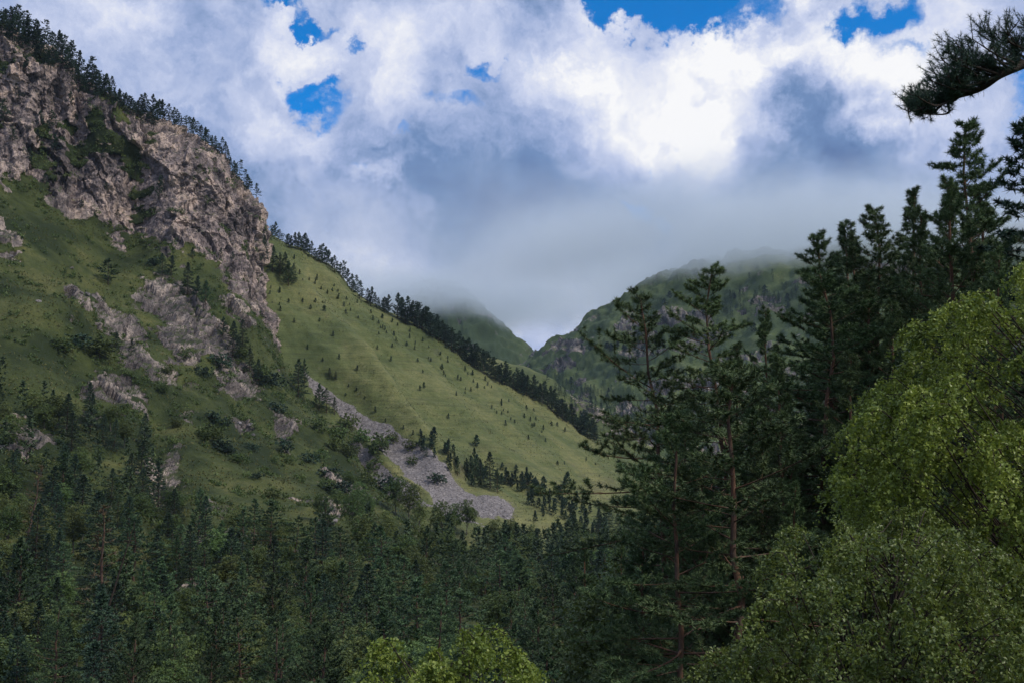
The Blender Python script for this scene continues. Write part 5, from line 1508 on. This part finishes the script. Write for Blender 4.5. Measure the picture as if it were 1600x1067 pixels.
# ------------------------------------------------------------------ labels: every tree is told apart by look, size and place
ORD = ['first', 'second', 'third', 'fourth', 'fifth', 'sixth', 'seventh', 'eighth', 'ninth', 'tenth', 'eleventh', 'twelfth', 'thirteenth', 'fourteenth', 'fifteenth', 'sixteenth',
       'seventeenth', 'eighteenth', 'nineteenth', 'twentieth', 'twenty-first', 'twenty-second', 'twenty-third', 'twenty-fourth', 'twenty-fifth', 'twenty-sixth', 'twenty-seventh', 'twenty-eighth']
NOUN = {'pine_tree': 'pine', 'fir_tree': 'dark fir', 'broadleaf_tree': 'leafy tree', 'ridge_pine': 'dark pine', 'young_pine': 'young pine', 'mountain_pine': 'pine', 'bush': 'bush', 'dead_tree': 'dead tree'}
XB = {   # zone -> list of (upper px limit, phrase)
    'cliff_top_high': [(45, 'where the cliff skyline begins'), (95, 'on the upper cliff skyline'), (150, 'on the steep part of the cliff skyline'), (205, 'over the middle of the cliff'), (9999, 'over the cliff just below its middle')],
    'cliff_top_low': [(300, 'on the lower cliff rim'), (350, 'on the rim above the pink buttress'), (9999, 'at the cliff corner')],
    'slope_ridge_high': [(460, 'on the grass ridge next to the cliff'), (525, 'on the upper grass ridge'), (9999, 'by the gap in the grass ridge trees')],
    'slope_ridge_mid': [(680, 'just after the gap on the grass ridge'), (725, 'in the dense ridge belt below the far peak'), (9999, 'in the ridge belt beside the far peak')],
    'slope_ridge_low': [(820, 'in the ridge belt under the valley notch'), (880, 'in the ridge belt by the rocky spur'), (9999, 'at the low end of the ridge belt')],
    'crag': [(130, 'on the left rocks of the crag'), (230, 'on the turf under the cliff'), (300, 'above the pale outcrop'), (340, 'beside the pale outcrop'), (9999, 'at the cliff foot by the gully')],
    'slope': [(480, 'between cliff and grass slope'), (600, 'at the top of the scree'), (720, 'right of the scree'), (9999, 'round the big tree under the grass slope')],
    'crag_bush': [(200, 'on the left outcrop'), (330, 'on the middle turf of the crag'), (400, 'in the bush patch under the outcrop'), (9999, 'on the turf next to the scree')],
    'scree_bush': [(560, 'left of the scree'), (600, 'at the edge of the scree'), (9999, 'on the scree')],
    'scree_foot': [(600, 'below the crag turf'), (680, 'at the foot of the scree'), (9999, 'right of the scree foot')],
    'slope_young': [(470, 'beside the cliff'), (540, 'on the left rib'), (620, 'on the main rib'), (700, 'right of the main rib'), (790, 'mid grass slope'), (9999, 'at the right end of the slope')],
    'scree_young': [(700, 'in the sapling band by the scree'), (780, 'in the sapling band near the big tree'), (850, 'in the sapling band over the forest'), (9999, 'at the end of the sapling band')],
    'forest': [(110, 'at the left edge'), (230, 'below the left outcrop'), (350, 'under the crag turf'), (480, 'under the gully bushes'), (610, 'below the scree top'), (720, 'below the scree foot'), (820, 'by the little clearing'), (930, 'right of the clearing'), (9999, 'against the bank pines')],
    'far_mountain': [(940, 'left on the far mountain'), (1000, 'on the rocky band of the far mountain'), (1080, 'mid far mountain'), (9999, 'on the cloudy shoulder of the far mountain')],
}
GROUP = {'cliff_top_high': 'pines along the cliff skyline', 'cliff_top_low': 'pines along the cliff skyline', 'slope_ridge_high': 'pines along the grass ridge', 'slope_ridge_mid': 'pines along the grass ridge',
         'slope_ridge_low': 'pines along the grass ridge', 'crag': 'single trees on the crag', 'slope': 'trees between crag and grass slope', 'crag_bush': 'bushes on the crag', 'scree_bush': 'bushes along the scree',
         'scree_foot': 'leafy trees at the scree foot', 'slope_young': 'young pines dotted over the grass slope', 'scree_young': 'band of young pines above the forest', 'forest': 'trees of the valley forest',
         'far_mountain': 'pines on the far mountain', 'near': 'pines on the near bank', 'dead': 'dead trees in the forest'}
def yband(t):
    z = t['zone']
    if z == 'forest':
        return 'front forest, ' if t['D'] < 130 else 'mid forest, ' if t['D'] < 210 else 'rear forest, ' if t['D'] < 310 else 'hindmost forest, '
    if z == 'slope_young':
        r_ = t['py'] - (360 + (t['px'] - 400) * .57)
        return 'high ' if r_ < 60 else 'halfway up ' if r_ < 140 else 'low '
    return ''
cells = {}
for t in TREES:
    o = t['o']
    if t['zone'] in GROUP: o['group'] = GROUP[t['zone']]
    if t['look']: o['label'] = t['look']; continue
    ph = next(p_ for lim, p_ in XB[t['zone']] if t['px'] < lim)
    cells.setdefault((t['zone'], yband(t), ph, t['name']), []).append(t)
for (zone, yb, ph, nm), lst in cells.items():
    hs_ = sorted(x['H'] * (1 if zone in ('forest', 'scree_foot') else 1) for x in lst)
    lo, hi = hs_[len(hs_) // 3], hs_[(2 * len(hs_)) // 3]
    by = {}
    for x in lst:
        sz = '' if len(lst) < 3 else ('short' if x['H'] < lo else 'middling' if x['H'] < hi else 'tall')
        by.setdefault(sz, []).append(x)
    for sz, l2 in by.items():
        l2.sort(key=lambda x: x['px'])
        for k, x in enumerate(l2):
            first = (ORD[k] + ' ') if len(l2) > 1 else 'only ' if sz == '' else 'the one '
            tail = ' from the left' if len(l2) > 1 else ''
            x['o']['label'] = ' '.join(f"{first}{sz} {NOUN[nm]}{tail}, {yb}{ph}".split())
